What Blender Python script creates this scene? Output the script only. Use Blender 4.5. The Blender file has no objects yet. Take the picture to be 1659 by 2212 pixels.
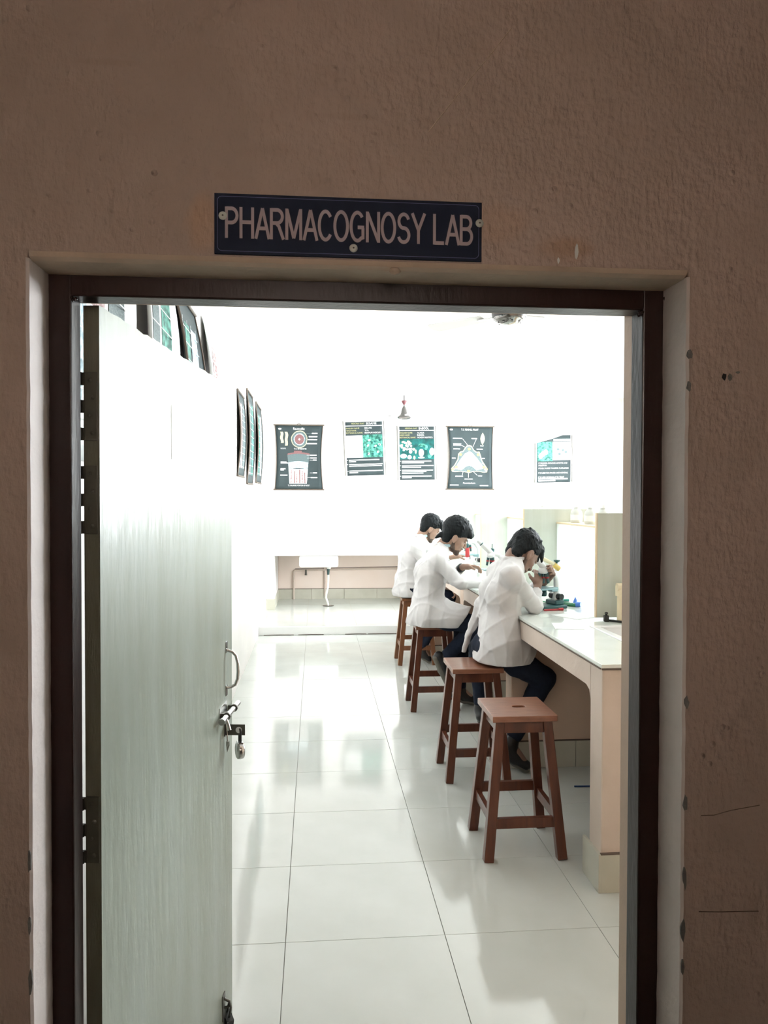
import bpy, bmesh, math, random
import numpy as np
from mathutils import Vector, Matrix
from math import sin, cos, pi, radians, tan, sqrt
random.seed(7)
S = bpy.context.scene
COL = S.collection

# ------------------------------------------------------------------ camera
cd = bpy.data.cameras.new('camera'); cam = bpy.data.objects.new('camera', cd); COL.objects.link(cam)
cd.sensor_fit = 'HORIZONTAL'; cd.sensor_width = 36.0; cd.lens = 36.0 * 1660 / 1659
cd.clip_start = 0.02; cd.clip_end = 200
def cam_matrix(yaw, pitch, roll, h):
    y, p, r = radians(yaw), radians(pitch), radians(roll)
    f = Vector((sin(y)*cos(p), cos(y)*cos(p), -sin(p)))
    rt = Vector((cos(y), -sin(y), 0)); up = rt.cross(f)
    R = rt*cos(r) + up*sin(r); U = up*cos(r) - rt*sin(r)
    M = Matrix((R, U, -f)).transposed().to_4x4(); M.translation = Vector((0, 0, h))
    return M
cam.matrix_world = cam_matrix(5.1, 1.1, 0.15, 1.62)
S.camera = cam

# ------------------------------------------------------------------ world, lights, exposure
SKY = 50.0
w = bpy.data.worlds.new('sky'); S.world = w; w.use_nodes = True
w.node_tree.nodes['Background'].inputs[0].default_value = (0.90, 0.955, 1.0, 1)
w.node_tree.nodes['Background'].inputs[1].default_value = SKY
S.view_settings.view_transform = 'Standard'; S.view_settings.look = 'None'
S.view_settings.exposure = 0.0; S.view_settings.gamma = 1.0; S.view_settings.use_curve_mapping = False

WINDOWS = [(5.1, 6.9), (7.4, 9.2), (9.5, 10.5)]     # along the right wall
WZ = (0.96, 2.75); XR = 4.7
def portal(name, loc, rot, sx, sy):
    l = bpy.data.lights.new(name, 'AREA'); l.shape = 'RECTANGLE'; l.size = sx; l.size_y = sy
    l.cycles.is_portal = True
    o = bpy.data.objects.new(name, l); COL.objects.link(o); o.location = loc; o.rotation_euler = rot
for a, b in WINDOWS:
    portal('window_portal', (XR + .02, (a+b)/2, sum(WZ)/2), (0, radians(90), 0), WZ[1]-WZ[0], b-a)
# the unseen tube lamp added behind the camera gets its light in its own builder below

# ------------------------------------------------------------------ helpers
def link(o, parent=None):
    COL.objects.link(o)
    if parent is not None: o.parent = parent
    return o
def tag(o, label=None, cat=None, group=None, kind=None):
    if label: o['label'] = label
    if cat: o['category'] = cat
    if group: o['group'] = group
    if kind: o['kind'] = kind
    return o
def thing(name, label, cat, loc=(0, 0, 0), group=None):
    o = bpy.data.objects.new(name, None); COL.objects.link(o); o.location = loc; o.empty_display_size = .1
    return tag(o, label, cat, group)
def parented(o, root):
    """child stays where it is in world space (roots are only translated)"""
    o.parent = root; o.matrix_parent_inverse = Matrix.Translation(root.location).inverted(); return o

class MB:
    def __init__(s): s.v = []; s.f = []; s.m = []; s.sm = []
    def add(s, vs, fs, m=0, smooth=False):
        n = len(s.v); s.v += [tuple(p) for p in vs]
        for f in fs: s.f.append(tuple(i+n for i in f)); s.m.append(m); s.sm.append(smooth)
    def box(s, a, b, m=0, bev=0.0, M=None):
        x0, y0, z0 = a; x1, y1, z1 = b
        if x0 > x1: x0, x1 = x1, x0
        if y0 > y1: y0, y1 = y1, y0
        if z0 > z1: z0, z1 = z1, z0
        if bev <= 0:
            vs = [(x0,y0,z0),(x1,y0,z0),(x1,y1,z0),(x0,y1,z0),(x0,y0,z1),(x1,y0,z1),(x1,y1,z1),(x0,y1,z1)]
            fs = [(0,3,2,1),(4,5,6,7),(0,1,5,4),(1,2,6,5),(2,3,7,6),(3,0,4,7)]
        else:
            bm = bmesh.new(); bmesh.ops.create_cube(bm, size=1)
            for v in bm.verts:
                v.co = Vector(((x0+x1)/2 + v.co.x*(x1-x0), (y0+y1)/2 + v.co.y*(y1-y0), (z0+z1)/2 + v.co.z*(z1-z0)))
            bmesh.ops.bevel(bm, geom=list(bm.edges), offset=bev, segments=2, profile=.5, affect='EDGES')
            bm.verts.index_update()
            vs = [tuple(v.co) for v in bm.verts]; fs = [tuple(v.index for v in f.verts) for f in bm.faces]; bm.free()
        if M is not None: vs = [tuple(M @ Vector(p)) for p in vs]
        s.add(vs, fs, m)
    def beam(s, p, q, wx, wy, m=0, wx2=None, wy2=None, up=(0, 1, 0)):
        """bar of rectangular section between p and q"""
        p, q = Vector(p), Vector(q); d = (q-p).normalized(); u = Vector(up)
        a = u.cross(d).normalized(); b = d.cross(a)
        wx2 = wx if wx2 is None else wx2; wy2 = wy if wy2 is None else wy2
        vs = []
        for c, ax, by in ((p, wx, wy), (q, wx2, wy2)):
            for sx, sy in ((-1,-1),(1,-1),(1,1),(-1,1)): vs.append(c + a*sx*ax/2 + b*sy*by/2)
        s.add(vs, [(0,3,2,1),(4,5,6,7),(0,1,5,4),(1,2,6,5),(2,3,7,6),(3,0,4,7)], m)
    def tube(s, pts, r, n=10, m=0, caps=True):
        pts = [Vector(p) for p in pts]; rs = r if isinstance(r, (list, tuple)) else [r]*len(pts)
        vs = []; up = None
        for i, p in enumerate(pts):
            d = (pts[min(i+1, len(pts)-1)] - pts[max(i-1, 0)]).normalized()
            if up is None:
                up = Vector((0,0,1)) if abs(d.z) < .9 else Vector((1,0,0))
            a = up.cross(d).normalized(); b = d.cross(a); up = b
            for k in range(n):
                t = 2*pi*k/n; vs.append(p + (a*cos(t) + b*sin(t))*rs[i])
        fs = []
        for i in range(len(pts)-1):
            for k in range(n):
                fs.append((i*n+k, i*n+(k+1) % n, (i+1)*n+(k+1) % n, (i+1)*n+k))
        s.add(vs, fs, m, True)
        if caps:
            L = len(pts)-1
            s.add(vs[:n], [tuple(reversed(range(n)))], m); s.add(vs[L*n:], [tuple(range(n))], m)
    def lathe(s, prof, c=(0,0,0), n=24, m=0, M=None, smooth=True):
        vs = []
        for r, z in prof:
            for k in range(n):
                t = 2*pi*k/n; vs.append(Vector((r*cos(t), r*sin(t), z)))
        M = M or Matrix.Identity(4); c = Vector(c)
        vs = [M @ v + c for v in vs]; fs = []
        for i in range(len(prof)-1):
            for k in range(n):
                fs.append((i*n+k, i*n+(k+1) % n, (i+1)*n+(k+1) % n, (i+1)*n+k))
        s.add(vs, fs, m, smooth)
    def prism(s, poly, y0, y1, m=0, f=None):
        """polygon in (a, b) extruded between y0 and y1, f maps (a, y, b) -> world"""
        f = f or (lambda a, y, b: (a, y, b)); n = len(poly)
        vs = [f(a, y0, b) for a, b in poly] + [f(a, y1, b) for a, b in poly]
        s.add(vs, [tuple(range(n)), tuple(reversed(range(n, 2*n)))] + [(i, i+n, (i+1) % n+n, (i+1) % n) for i in range(n)], m)
    def build(s, name, mats, parent=None, root=None, fixn=True):
        me = bpy.data.meshes.new(name); me.from_pydata([tuple(v) for v in s.v], [], s.f)
        mats = mats if isinstance(mats, (list, tuple)) else [mats]
        for q in mats: me.materials.append(q)
        me.polygons.foreach_set('material_index', s.m); me.polygons.foreach_set('use_smooth', s.sm)
        if fixn:
            bm = bmesh.new(); bm.from_mesh(me); bmesh.ops.recalc_face_normals(bm, faces=bm.faces); bm.to_mesh(me); bm.free()
        me.update()
        o = bpy.data.objects.new(name, me); COL.objects.link(o)
        if parent is not None:
            o.parent = parent
            if root is not None: o.matrix_parent_inverse = Matrix.Translation(root).inverted()
        return o

def mat(name, c, rough=.5, c2=None, nscale=6, bump=0, bscale=40, metal=0, spec=.5, stretch=(1,1,1), emit=None, coat=0, ndetail=4, lo=.35, hi=.65):
    m = bpy.data.materials.new(name); m.use_nodes = True; nt = m.node_tree; N = nt.nodes; L = nt.links
    b = N['Principled BSDF']
    b.inputs['Base Color'].default_value = (*c, 1); b.inputs['Roughness'].default_value = rough
    b.inputs['Metallic'].default_value = metal; b.inputs['Specular IOR Level'].default_value = spec
    if coat: b.inputs['Coat Weight'].default_value = coat; b.inputs['Coat Roughness'].default_value = .08
    if emit: b.inputs['Emission Color'].default_value = (*emit[0], 1); b.inputs['Emission Strength'].default_value = emit[1]
    tc = N.new('ShaderNodeTexCoord'); mp = N.new('ShaderNodeMapping'); mp.inputs['Scale'].default_value = stretch
    L.new(tc.outputs['Object'], mp.inputs['Vector'])
    if c2 is not None:
        n = N.new('ShaderNodeTexNoise'); n.inputs['Scale'].default_value = nscale; n.inputs['Detail'].default_value = ndetail
        r = N.new('ShaderNodeValToRGB'); r.color_ramp.elements[0].color = (*c, 1); r.color_ramp.elements[1].color = (*c2, 1)
        r.color_ramp.elements[0].position = lo; r.color_ramp.elements[1].position = hi
        L.new(mp.outputs[0], n.inputs['Vector']); L.new(n.outputs['Fac'], r.inputs['Fac']); L.new(r.outputs['Color'], b.inputs['Base Color'])
    if bump:
        n = N.new('ShaderNodeTexNoise'); n.inputs['Scale'].default_value = bscale; n.inputs['Detail'].default_value = 3
        bp = N.new('ShaderNodeBump'); bp.inputs['Strength'].default_value = 1; bp.inputs['Distance'].default_value = bump
        L.new(mp.outputs[0], n.inputs['Vector']); L.new(n.outputs['Fac'], bp.inputs['Height']); L.new(bp.outputs['Normal'], b.inputs['Normal'])
    return m

M = {}
# corridor plaster: peach distemper, mottled, with lumps and pits, and two ochre blotches where older paint shows
def plaster():
    m = mat('corridor_plaster', (.40, .262, .19), .62); nt = m.node_tree; N = nt.nodes; L = nt.links; b = N['Principled BSDF']
    b.inputs['Specular IOR Level'].default_value = .6
    tc = N.new('ShaderNodeTexCoord')
    n1 = N.new('ShaderNodeTexNoise'); n1.inputs['Scale'].default_value = 2.2; n1.inputs['Detail'].default_value = 6; n1.inputs['Roughness'].default_value = .6
    r1 = N.new('ShaderNodeValToRGB'); r1.color_ramp.elements[0].color = (.335, .258, .212, 1); r1.color_ramp.elements[1].color = (.42, .325, .272, 1)
    r1.color_ramp.elements[0].position = .38; r1.color_ramp.elements[1].position = .62
    L.new(tc.outputs['Object'], n1.inputs['Vector']); L.new(n1.outputs['Fac'], r1.inputs['Fac'])
    col = r1.outputs['Color']
    nd = N.new('ShaderNodeTexNoise'); nd.inputs['Scale'].default_value = 14
    L.new(tc.outputs['Object'], nd.inputs['Vector'])
    def blotch(cx, cz, rx, rz, c, amt):
        nonlocal col
        mp = N.new('ShaderNodeMapping'); mp.inputs['Location'].default_value = (-cx/rx, 0, -cz/rz); mp.inputs['Scale'].default_value = (1/rx, 0, 1/rz)
        L.new(tc.outputs['Object'], mp.inputs['Vector'])
        ln = N.new('ShaderNodeVectorMath'); ln.operation = 'LENGTH'; L.new(mp.outputs[0], ln.inputs[0])
        ad = N.new('ShaderNodeMath'); ad.operation = 'MULTIPLY_ADD'; ad.inputs[1].default_value = 1.7; L.new(nd.outputs['Fac'], ad.inputs[0]); L.new(ln.outputs['Value'], ad.inputs[2])
        rr = N.new('ShaderNodeMapRange'); rr.inputs['From Min'].default_value = 1.3; rr.inputs['From Max'].default_value = 2.0; rr.inputs['To Min'].default_value = amt; rr.inputs['To Max'].default_value = 0
        L.new(ad.outputs[0], rr.inputs['Value'])
        mx = N.new('ShaderNodeMix'); mx.data_type = 'RGBA'; mx.inputs['B'].default_value = (*c, 1)
        L.new(rr.outputs[0], mx.inputs['Factor']); L.new(col, mx.inputs['A']); col = mx.outputs['Result']
    blotch(.395, 2.022, .05, .024, (.36, .23, .15), .75)
    blotch(-.172, 2.045, .026, .055, (.40, .26, .17), .7)
    blotch(.30, 2.06, .05, .035, (.40, .27, .19), .5)
    blotch(-.06, 2.16, .035, .012, (.29, .21, .165), .28)
    blotch(-.32, 2.28, .06, .006, (.27, .20, .155), .28)
    blotch(.05, 2.215, .05, .006, (.30, .22, .17), .28)
    L.new(col, b.inputs['Base Color'])
    # relief
    n2 = N.new('ShaderNodeTexNoise'); n2.inputs['Scale'].default_value = 26; n2.inputs['Detail'].default_value = 4
    n3 = N.new('ShaderNodeTexNoise'); n3.inputs['Scale'].default_value = 120; n3.inputs['Detail'].default_value = 3
    mpd = N.new('ShaderNodeMapping'); mpd.inputs['Rotation'].default_value = (0, radians(35), 0); mpd.inputs['Scale'].default_value = (1, 1, .35)
    L.new(tc.outputs['Object'], mpd.inputs['Vector']); L.new(mpd.outputs[0], n3.inputs['Vector']); L.new(tc.outputs['Object'], n2.inputs['Vector'])
    vo = N.new('ShaderNodeTexVoronoi'); vo.inputs['Scale'].default_value = 42; L.new(tc.outputs['Object'], vo.inputs['Vector'])
    mr = N.new('ShaderNodeMapRange'); mr.inputs['From Min'].default_value = 0; mr.inputs['From Max'].default_value = .22; mr.inputs['To Min'].default_value = 1; mr.inputs['To Max'].default_value = 0
    L.new(vo.outputs['Distance'], mr.inputs['Value'])
    n4 = N.new('ShaderNodeTexNoise'); n4.inputs['Scale'].default_value = 5; n4.inputs['Detail'].default_value = 3; L.new(tc.outputs['Object'], n4.inputs['Vector'])
    m4 = N.new('ShaderNodeMapRange'); m4.inputs['From Min'].default_value = .5; m4.inputs['From Max'].default_value = .68; L.new(n4.outputs['Fac'], m4.inputs['Value'])
    mm = N.new('ShaderNodeMath'); mm.operation = 'MULTIPLY'; L.new(mr.outputs[0], mm.inputs[0]); L.new(m4.outputs[0], mm.inputs[1])
    a1 = N.new('ShaderNodeMath'); a1.operation = 'MULTIPLY_ADD'; a1.inputs[1].default_value = .30; L.new(n3.outputs['Fac'], a1.inputs[0]); L.new(n2.outputs['Fac'], a1.inputs[2])
    a2 = N.new('ShaderNodeMath'); a2.operation = 'MULTIPLY_ADD'; a2.inputs[1].default_value = .42; L.new(mm.outputs[0], a2.inputs[0]); L.new(a1.outputs[0], a2.inputs[2])
    bp = N.new('ShaderNodeBump'); bp.inputs['Strength'].default_value = 1; bp.inputs['Distance'].default_value = .0085
    L.new(a2.outputs[0], bp.inputs['Height']); L.new(bp.outputs['Normal'], b.inputs['Normal'])
    return m
M['plaster'] = plaster()
M['reveal_white'] = mat('reveal_whitewash', (.68, .61, .575), .6, (.62, .555, .52), 9, .0015, 60)
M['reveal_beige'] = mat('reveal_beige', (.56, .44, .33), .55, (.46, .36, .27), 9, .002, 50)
M['cement'] = mat('bare_cement', (.09, .09, .085), .8, (.15, .15, .14), 60, .001, 200)
M['frame'] = mat('brown_frame_enamel', (.010, .0048, .0038), .30, (.014, .0065, .005), 8, .0006, 90, spec=.14, stretch=(1, 1, .3))
def door_paint():
    m = mat('door_enamel', (.38, .42, .36), .27, bump=0); nt = m.node_tree; N = nt.nodes; L = nt.links; b = N['Principled BSDF']
    tc = N.new('ShaderNodeTexCoord'); mp = N.new('ShaderNodeMapping'); mp.inputs['Scale'].default_value = (5, 5, 1.1); L.new(tc.outputs['Object'], mp.inputs['Vector'])
    n = N.new('ShaderNodeTexNoise'); n.inputs['Scale'].default_value = 1.6; n.inputs['Detail'].default_value = 5; L.new(mp.outputs[0], n.inputs['Vector'])
    r = N.new('ShaderNodeValToRGB'); r.color_ramp.elements[0].position = .35; r.color_ramp.elements[1].position = .7
    r.color_ramp.elements[0].color = (.27, .30, .25, 1); r.color_ramp.elements[1].color = (.31, .35, .31, 1)
    L.new(n.outputs['Fac'], r.inputs['Fac'])
    # rust coloured run from the top edge
    sp = N.new('ShaderNodeMapping'); sp.inputs['Location'].default_value = (0, -.30/.13, -1.90/.17); sp.inputs['Scale'].default_value = (0, 1/.13, 1/.17); L.new(tc.outputs['Object'], sp.inputs['Vector'])
    ln = N.new('ShaderNodeVectorMath'); ln.operation = 'LENGTH'; L.new(sp.outputs[0], ln.inputs[0])
    ad = N.new('ShaderNodeMath'); ad.operation = 'MULTIPLY_ADD'; ad.inputs[1].default_value = 1.1; L.new(n.outputs['Fac'], ad.inputs[0]); L.new(ln.outputs['Value'], ad.inputs[2])
    rr = N.new('ShaderNodeMapRange'); rr.inputs['From Min'].default_value = .7; rr.inputs['From Max'].default_value = 1.7; rr.inputs['To Min'].default_value = .55; rr.inputs['To Max'].default_value = 0; L.new(ad.outputs[0], rr.inputs['Value'])
    mx = N.new('ShaderNodeMix'); mx.data_type = 'RGBA'; mx.inputs['B'].default_value = (.42, .30, .20, 1)
    L.new(rr.outputs[0], mx.inputs['Factor']); L.new(r.outputs['Color'], mx.inputs['A']); L.new(mx.outputs['Result'], b.inputs['Base Color'])
    n3 = N.new('ShaderNodeTexNoise'); n3.inputs['Scale'].default_value = 6; n3.inputs['Detail'].default_value = 5; L.new(mp.outputs[0], n3.inputs['Vector'])
    bp = N.new('ShaderNodeBump'); bp.inputs['Distance'].default_value = .004; bp.inputs['Strength'].default_value = .6; L.new(n3.outputs['Fac'], bp.inputs['Height']); L.new(bp.outputs['Normal'], b.inputs['Normal'])
    return m
M['door'] = door_paint()
M['door_edge'] = mat('door_edge_paint', (.10, .10, .07), .6, (.075, .075, .05), 10, .0008, 60, stretch=(6, 6, 1))
M['hinge'] = mat('painted_hinge', (.035, .034, .024), .5, (.05, .048, .034), 30)
M['lab_wall'] = mat('lab_wall_paint', (.80, .77, .74), .6, (.83, .80, .77), 3)
M['lab_ceiling'] = mat('lab_ceiling_paint', (.86, .86, .84), .7)
M['peach'] = mat('peach_paint', (.62, .46, .35), .55, (.57, .42, .315), 5, .0008, 60)
M['peach_pale'] = mat('pale_peach_paint', (.64, .53, .45), .55, (.59, .49, .41), 5, .0008, 60)
M['recess'] = mat('recess_peach_paint', (.80, .66, .57), .5, (.82, .70, .62), 2)
M['dirt'] = mat('dirt_line', (.12, .09, .07), .9)
def tile_mat(name, c, c2, rough):
    m = mat(name, c, rough, c2, 3, 0, spec=.5); nt = m.node_tree; N = nt.nodes; L = nt.links; b = N['Principled BSDF']
    return m
M['tile'] = tile_mat('vitrified_floor_tile', (.52, .54, .50), (.565, .585, .55), .08)
M['grout'] = mat('grey_grout', (.22, .21, .18), .8)
M['skirt'] = mat('skirting_tile', (.54, .525, .44), .3, (.49, .475, .39), 6)
M['bench_top'] = mat('bench_top_tile', (.78, .82, .77), .07, (.72, .76, .70), 4)
M['ceramic'] = mat('white_ceramic', (.85, .85, .83), .12)
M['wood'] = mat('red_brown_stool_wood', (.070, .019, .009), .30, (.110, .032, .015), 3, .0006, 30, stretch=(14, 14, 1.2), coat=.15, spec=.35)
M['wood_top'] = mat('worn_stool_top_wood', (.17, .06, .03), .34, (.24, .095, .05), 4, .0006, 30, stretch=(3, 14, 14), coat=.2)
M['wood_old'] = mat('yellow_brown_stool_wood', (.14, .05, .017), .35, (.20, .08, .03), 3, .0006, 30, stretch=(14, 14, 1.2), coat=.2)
M['coat'] = mat('white_cotton', (.66, .645, .635), .85, (.62, .605, .60), 20, .0006, 600, spec=.2)
M['navy'] = mat('navy_trouser_cloth', (.010, .014, .026), .9, (.014, .02, .036), 40, .0004, 400, spec=.15)
M['denim'] = mat('blue_trouser_cloth', (.02, .035, .065), .9, (.028, .05, .09), 40, .0004, 400, spec=.15)
M['shoe'] = mat('black_shoe', (.006, .006, .007), .4)
M['sole'] = mat('grey_rubber_sole', (.12, .11, .09), .7)
M['skin'] = mat('brown_skin', (.26, .155, .112), .5, (.22, .128, .092), 12, .0004, 150)
M['skin2'] = mat('tan_skin', (.36, .225, .165), .5, (.31, .19, .135), 12, .0004, 150)
M['hair'] = mat('black_hair', (.004, .0055, .0065), .6, (.008, .011, .013), 30, .005, 60, stretch=(1, 1, .35), spec=.18)
M['beard'] = mat('dark_stubble', (.075, .052, .040), .85, (.12, .08, .06), 60, .001, 400)
M['eye'] = mat('eye_white', (.6, .58, .55), .2)
M['shirt'] = mat('pale_blue_shirt', (.40, .56, .60), .8)
M['shirt_teal'] = mat('grey_green_shirt', (.10, .15, .14), .85)
M['watch'] = mat('black_strap', (.01, .01, .01), .4)
M['steel'] = mat('brushed_steel', (.55, .55, .54), .22, metal=1.0)
M['steel_dark'] = mat('tarnished_steel', (.12, .115, .10), .4, metal=.9)
M['black'] = mat('black_plastic', (.008, .009, .009), .4)
M['sign_blue'] = mat('dark_blue_acrylic', (.003, .0048, .012), .65, spec=.08)
M['sign_text'] = mat('sign_lettering', (.40, .33, .34), .6)
M['sign_line'] = mat('sign_border_line', (.13, .13, .24), .6)
M['screw_cap'] = mat('clear_plastic_washer', (.62, .66, .60), .2)
M['chart_dark'] = mat('chart_slate', (.034, .047, .049), .6, (.041, .056, .058), 4, spec=.15)
M['chart_edge'] = mat('chart_brown_binding', (.10, .075, .055), .6)
M['chart_wood'] = mat('chart_rail', (.09, .07, .05), .6)
M['print_white'] = mat('print_white', (.8, .8, .78), .5)
M['print_grey'] = mat('print_grey', (.13, .17, .17), .5, (.08, .11, .115), 160, lo=.45, hi=.55)
M['print_pink'] = mat('print_pink', (.22, .12, .12), .5, (.45, .35, .34), 60, lo=.4, hi=.6)
M['print_rose'] = mat('print_rose', (.17, .085, .085), .5, (.21, .11, .11), 80)
M['print_pale'] = mat('print_pale_cells', (.26, .40, .46), .5, (.60, .70, .74), 50, lo=.4, hi=.6)
M['print_yellow'] = mat('print_yellow', (.42, .40, .20), .5)
M['print_orange'] = mat('print_orange', (.60, .38, .12), .5)
M['print_cream'] = mat('print_cream', (.50, .46, .30), .5)
M['print_green'] = mat('print_leaf_green', (.015, .085, .065), .5, (.10, .33, .26), 28, lo=.38, hi=.62)
M['print_teal'] = mat('print_teal', (.012, .13, .12), .5, (.01, .05, .047), 14)
M['laminate'] = mat('laminate_white', (.74, .78, .77), .25)
M['board'] = mat('grey_green_laminate_board', (.50, .53, .45), .45, (.54, .57, .50), 3, stretch=(8, 1, .6))
M['box_green'] = mat('dull_green_box', (.13, .16, .13), .6)
M['board_edge'] = mat('board_cream_edge', (.68, .55, .36), .5)
M['frosted'] = mat('frosted_white_panel', (.85, .89, .88), .25)
M['panel_white'] = mat('white_laminate', (.85, .88, .88), .3)
M['bottle'] = mat('milky_bottle', (.62, .64, .60), .3)
M['pvc'] = mat('cream_pvc', (.72, .62, .42), .35)
M['pvc_white'] = mat('white_pvc', (.75, .73, .68), .35)
M['mic_white'] = mat('microscope_enamel', (.82, .83, .82), .2)
M['mic_red'] = mat('red_band', (.42, .025, .03), .4)
M['mic_teal'] = mat('dark_teal_plastic', (.02, .085, .085), .35)
M['mic_light'] = mat('pale_blue_stage', (.30, .48, .52), .25)
M['yellow'] = mat('yellow_knob', (.60, .42, .10), .35)
M['cream'] = mat('cream_arm', (.70, .63, .42), .35)
M['green'] = mat('green_rubber', (.015, .16, .07), .4)
M['teal_tube'] = mat('teal_rubber', (.03, .27, .20), .4)
M['blue'] = mat('blue_plastic', (.09, .22, .65), .35)
M['pen_blue'] = mat('blue_pen', (.02, .05, .14), .35)
M['paper'] = mat('paper', (.80, .82, .80), .7)
M['cable'] = mat('dark_green_cable', (.02, .05, .045), .5)
M['fan_brown'] = mat('fan_brown', (.016, .008, .007), .4)
M['fan_red'] = mat('fan_canopy_maroon', (.12, .03, .035), .4)
M['fan_white'] = mat('fan_cream', (.70, .69, .66), .3)
M['fan_grey'] = mat('fan_dull_metal', (.10, .095, .088), .4, metal=.3)
M['chrome'] = mat('fan_chrome', (.22, .21, .20), .12, metal=1)
M['corridor'] = mat('corridor_paint', (.42, .33, .27), .7)
M['corridor_floor'] = mat('corridor_floor', (.32, .29, .25), .3)
M['tube'] = mat('lit_tube', (1, 1, 1), .5, emit=((1.0, .90, .80), 14))

for k_, m_ in M.items():
    if k_.startswith('print'): m_.node_tree.nodes['Principled BSDF'].inputs['Specular IOR Level'].default_value = .15
# frosted divider lets window light through
_nt = M['frosted'].node_tree; _t = _nt.nodes.new('ShaderNodeBsdfTranslucent'); _t.inputs['Color'].default_value = (.9, .93, .92, 1)
_x = _nt.nodes.new('ShaderNodeMixShader'); _x.inputs[0].default_value = .55
_nt.links.new(_nt.nodes['Principled BSDF'].outputs[0], _x.inputs[1]); _nt.links.new(_t.outputs[0], _x.inputs[2])
_nt.links.new(_x.outputs[0], _nt.nodes['Material Output'].inputs['Surface'])
# ================================================================== LARGE STRUCTURE
YW, YF, YB = 1.214, 1.300, 1.402      # corridor face, face of the door frame, lab face of the door wall
XL0, XR0, ZT = -.4335, .6055, 1.982    # opening in the plaster
XL, XLR, YEND, ZC = -.66, XR, 11.5, 3.15
XF0, XF1, ZF = -.397, .5685, 1.9475    # clear opening of the door frame

# wall with the doorway: plaster face, ragged arris, whitewashed reveals
def jit(a, i, s): return .28*a*(.55*sin(i*1.7+s)+.45*sin(i*.63+2*s)+.5*sin(i*4.1+s))
fb = MB()
zs = [i*.02 for i in range(0, 100)]; zs = [z for z in zs if z < ZT] + [ZT]
def lx(z, i): return XL0 + (jit(.0016, i, 1.0) if z < ZT-.01 else 0)
def rx(z, i): return XR0 + (jit(.0018, i, 4.0) if z < ZT-.01 else 0)
XA, XB, ZTOP = -3.2, 5.2, 3.35
for i in range(len(zs)-1):
    z0, z1 = zs[i], zs[i+1]
    for (e0, e1, xo, s) in ((lx(z0, i), lx(z1, i+1), XA, 1), (rx(z0, i), rx(z1, i+1), XB, -1)):
        c = .004*s        # softened arris
        fb.add([(xo, YW, z0), (e0-c, YW, z0), (e1-c, YW, z1), (xo, YW, z1)], [(0, 1, 2, 3)], 0)
        fb.add([(e0-c, YW, z0), (e0, YW+.004, z0), (e1, YW+.004, z1), (e1-c, YW, z1)], [(0, 1, 2, 3)], 1)
        fb.add([(e0, YW+.004, z0), (e0+.001*s, YF+.01, z0), (e1+.001*s, YF+.01, z1), (e1, YW+.004, z1)], [(0, 1, 2, 3)], 1)
# reveal head with a soft rounded arris and lab side body
nx = 52
def hz(k): return ZT + jit(.0012, k, 2.5)
xs = [XL0 + (XR0-XL0)*k/nx for k in range(nx+1)]
for k in range(nx):
    a, b_ = xs[k], xs[k+1]; za, zb = hz(k), hz(k+1)
    fb.add([(a, YW, za+.010), (b_, YW, zb+.010), (b_, YW, ZTOP), (a, YW, ZTOP)], [(0, 1, 2, 3)], 0)
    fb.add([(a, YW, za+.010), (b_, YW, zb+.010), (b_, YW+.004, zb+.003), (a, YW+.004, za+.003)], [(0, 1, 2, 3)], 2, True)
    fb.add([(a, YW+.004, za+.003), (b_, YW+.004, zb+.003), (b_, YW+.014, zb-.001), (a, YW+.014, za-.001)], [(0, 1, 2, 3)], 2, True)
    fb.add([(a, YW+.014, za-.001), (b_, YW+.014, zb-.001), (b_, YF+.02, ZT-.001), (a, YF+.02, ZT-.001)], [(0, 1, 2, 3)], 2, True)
for x0, x1 in ((XA, XL0), (XR0, XB)):
    fb.add([(x0, YW, ZT), (x1, YW, ZT), (x1, YW, ZTOP), (x0, YW, ZTOP)], [(0, 1, 2, 3)], 0)
# lab side of the same wall (behind the frame)
o = fb.build('wall_front', [M['plaster'], M['reveal_white'], M['reveal_beige']], fixn=False); tag(o, kind='structure')
# body of the wall behind the frame line
lb = MB()
lb.box((XA, YF+.012, 0), (-.4290, YB, ZTOP)); lb.box((.5765, YF+.012, 0), (XB, YB, ZTOP)); lb.box((-.4290, YF+.012, 1.960), (.5765, YB, ZTOP))
wl = lb.build('lab_side_plaster', M['peach'], o)
wall_front = o
# chips of bare cement along the right arris, the drilled hole, the pale scar near the sign
def chip(name, cx, cz, rx_, rz_, m, n=9, seed=0, y=YW-.0006):
    rnd = random.Random(seed); b = MB()
    poly = [(cx + rx_*cos(2*pi*i/n)*rnd.uniform(.65, 1.15), cz + rz_*sin(2*pi*i/n)*rnd.uniform(.65, 1.15)) for i in range(n)]
    b.prism(poly, y, y+.003); return b.build(name, m, wall_front)
for i, (x, z, a, b_) in enumerate([(.6105, 1.856, .0045, .009), (.610, 1.803, .004, .009), (.611, 1.283, .004, .011), (.611, 1.115, .004, .016),
                                   (.611, .99, .0035, .02), (.609, .90, .004, .02), (.609, .84, .003, .014), (-.4375, 1.06, .003, .02), (-.4375, .96, .003, .018), (-.437, .87, .0035, .025)]):
    chip('cement_chip', x, z, a, b_, M['cement'], seed=i)
chip('drilled_hole', .670, 1.820, .005, .006, M['black'], seed=31); chip('cement_chip', .680, 1.819, .004, .006, M['cement'], seed=33, n=7)
chip('cement_chip', .693, 1.827, .004, .0025, M['cement'], seed=34, n=7)
chip('bare_scar', .419, 2.016, .0035, .014, M['laminate'], seed=41, n=8); chip('bare_scar', .389, 2.001, .0022, .006, M['laminate'], seed=42, n=7)
def crack(pts, r, m):
    b = MB(); b.tube([(x, YW, z) for x, z in pts], r, 6, 0); return b.build('crack_line', m, wall_front)
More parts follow.
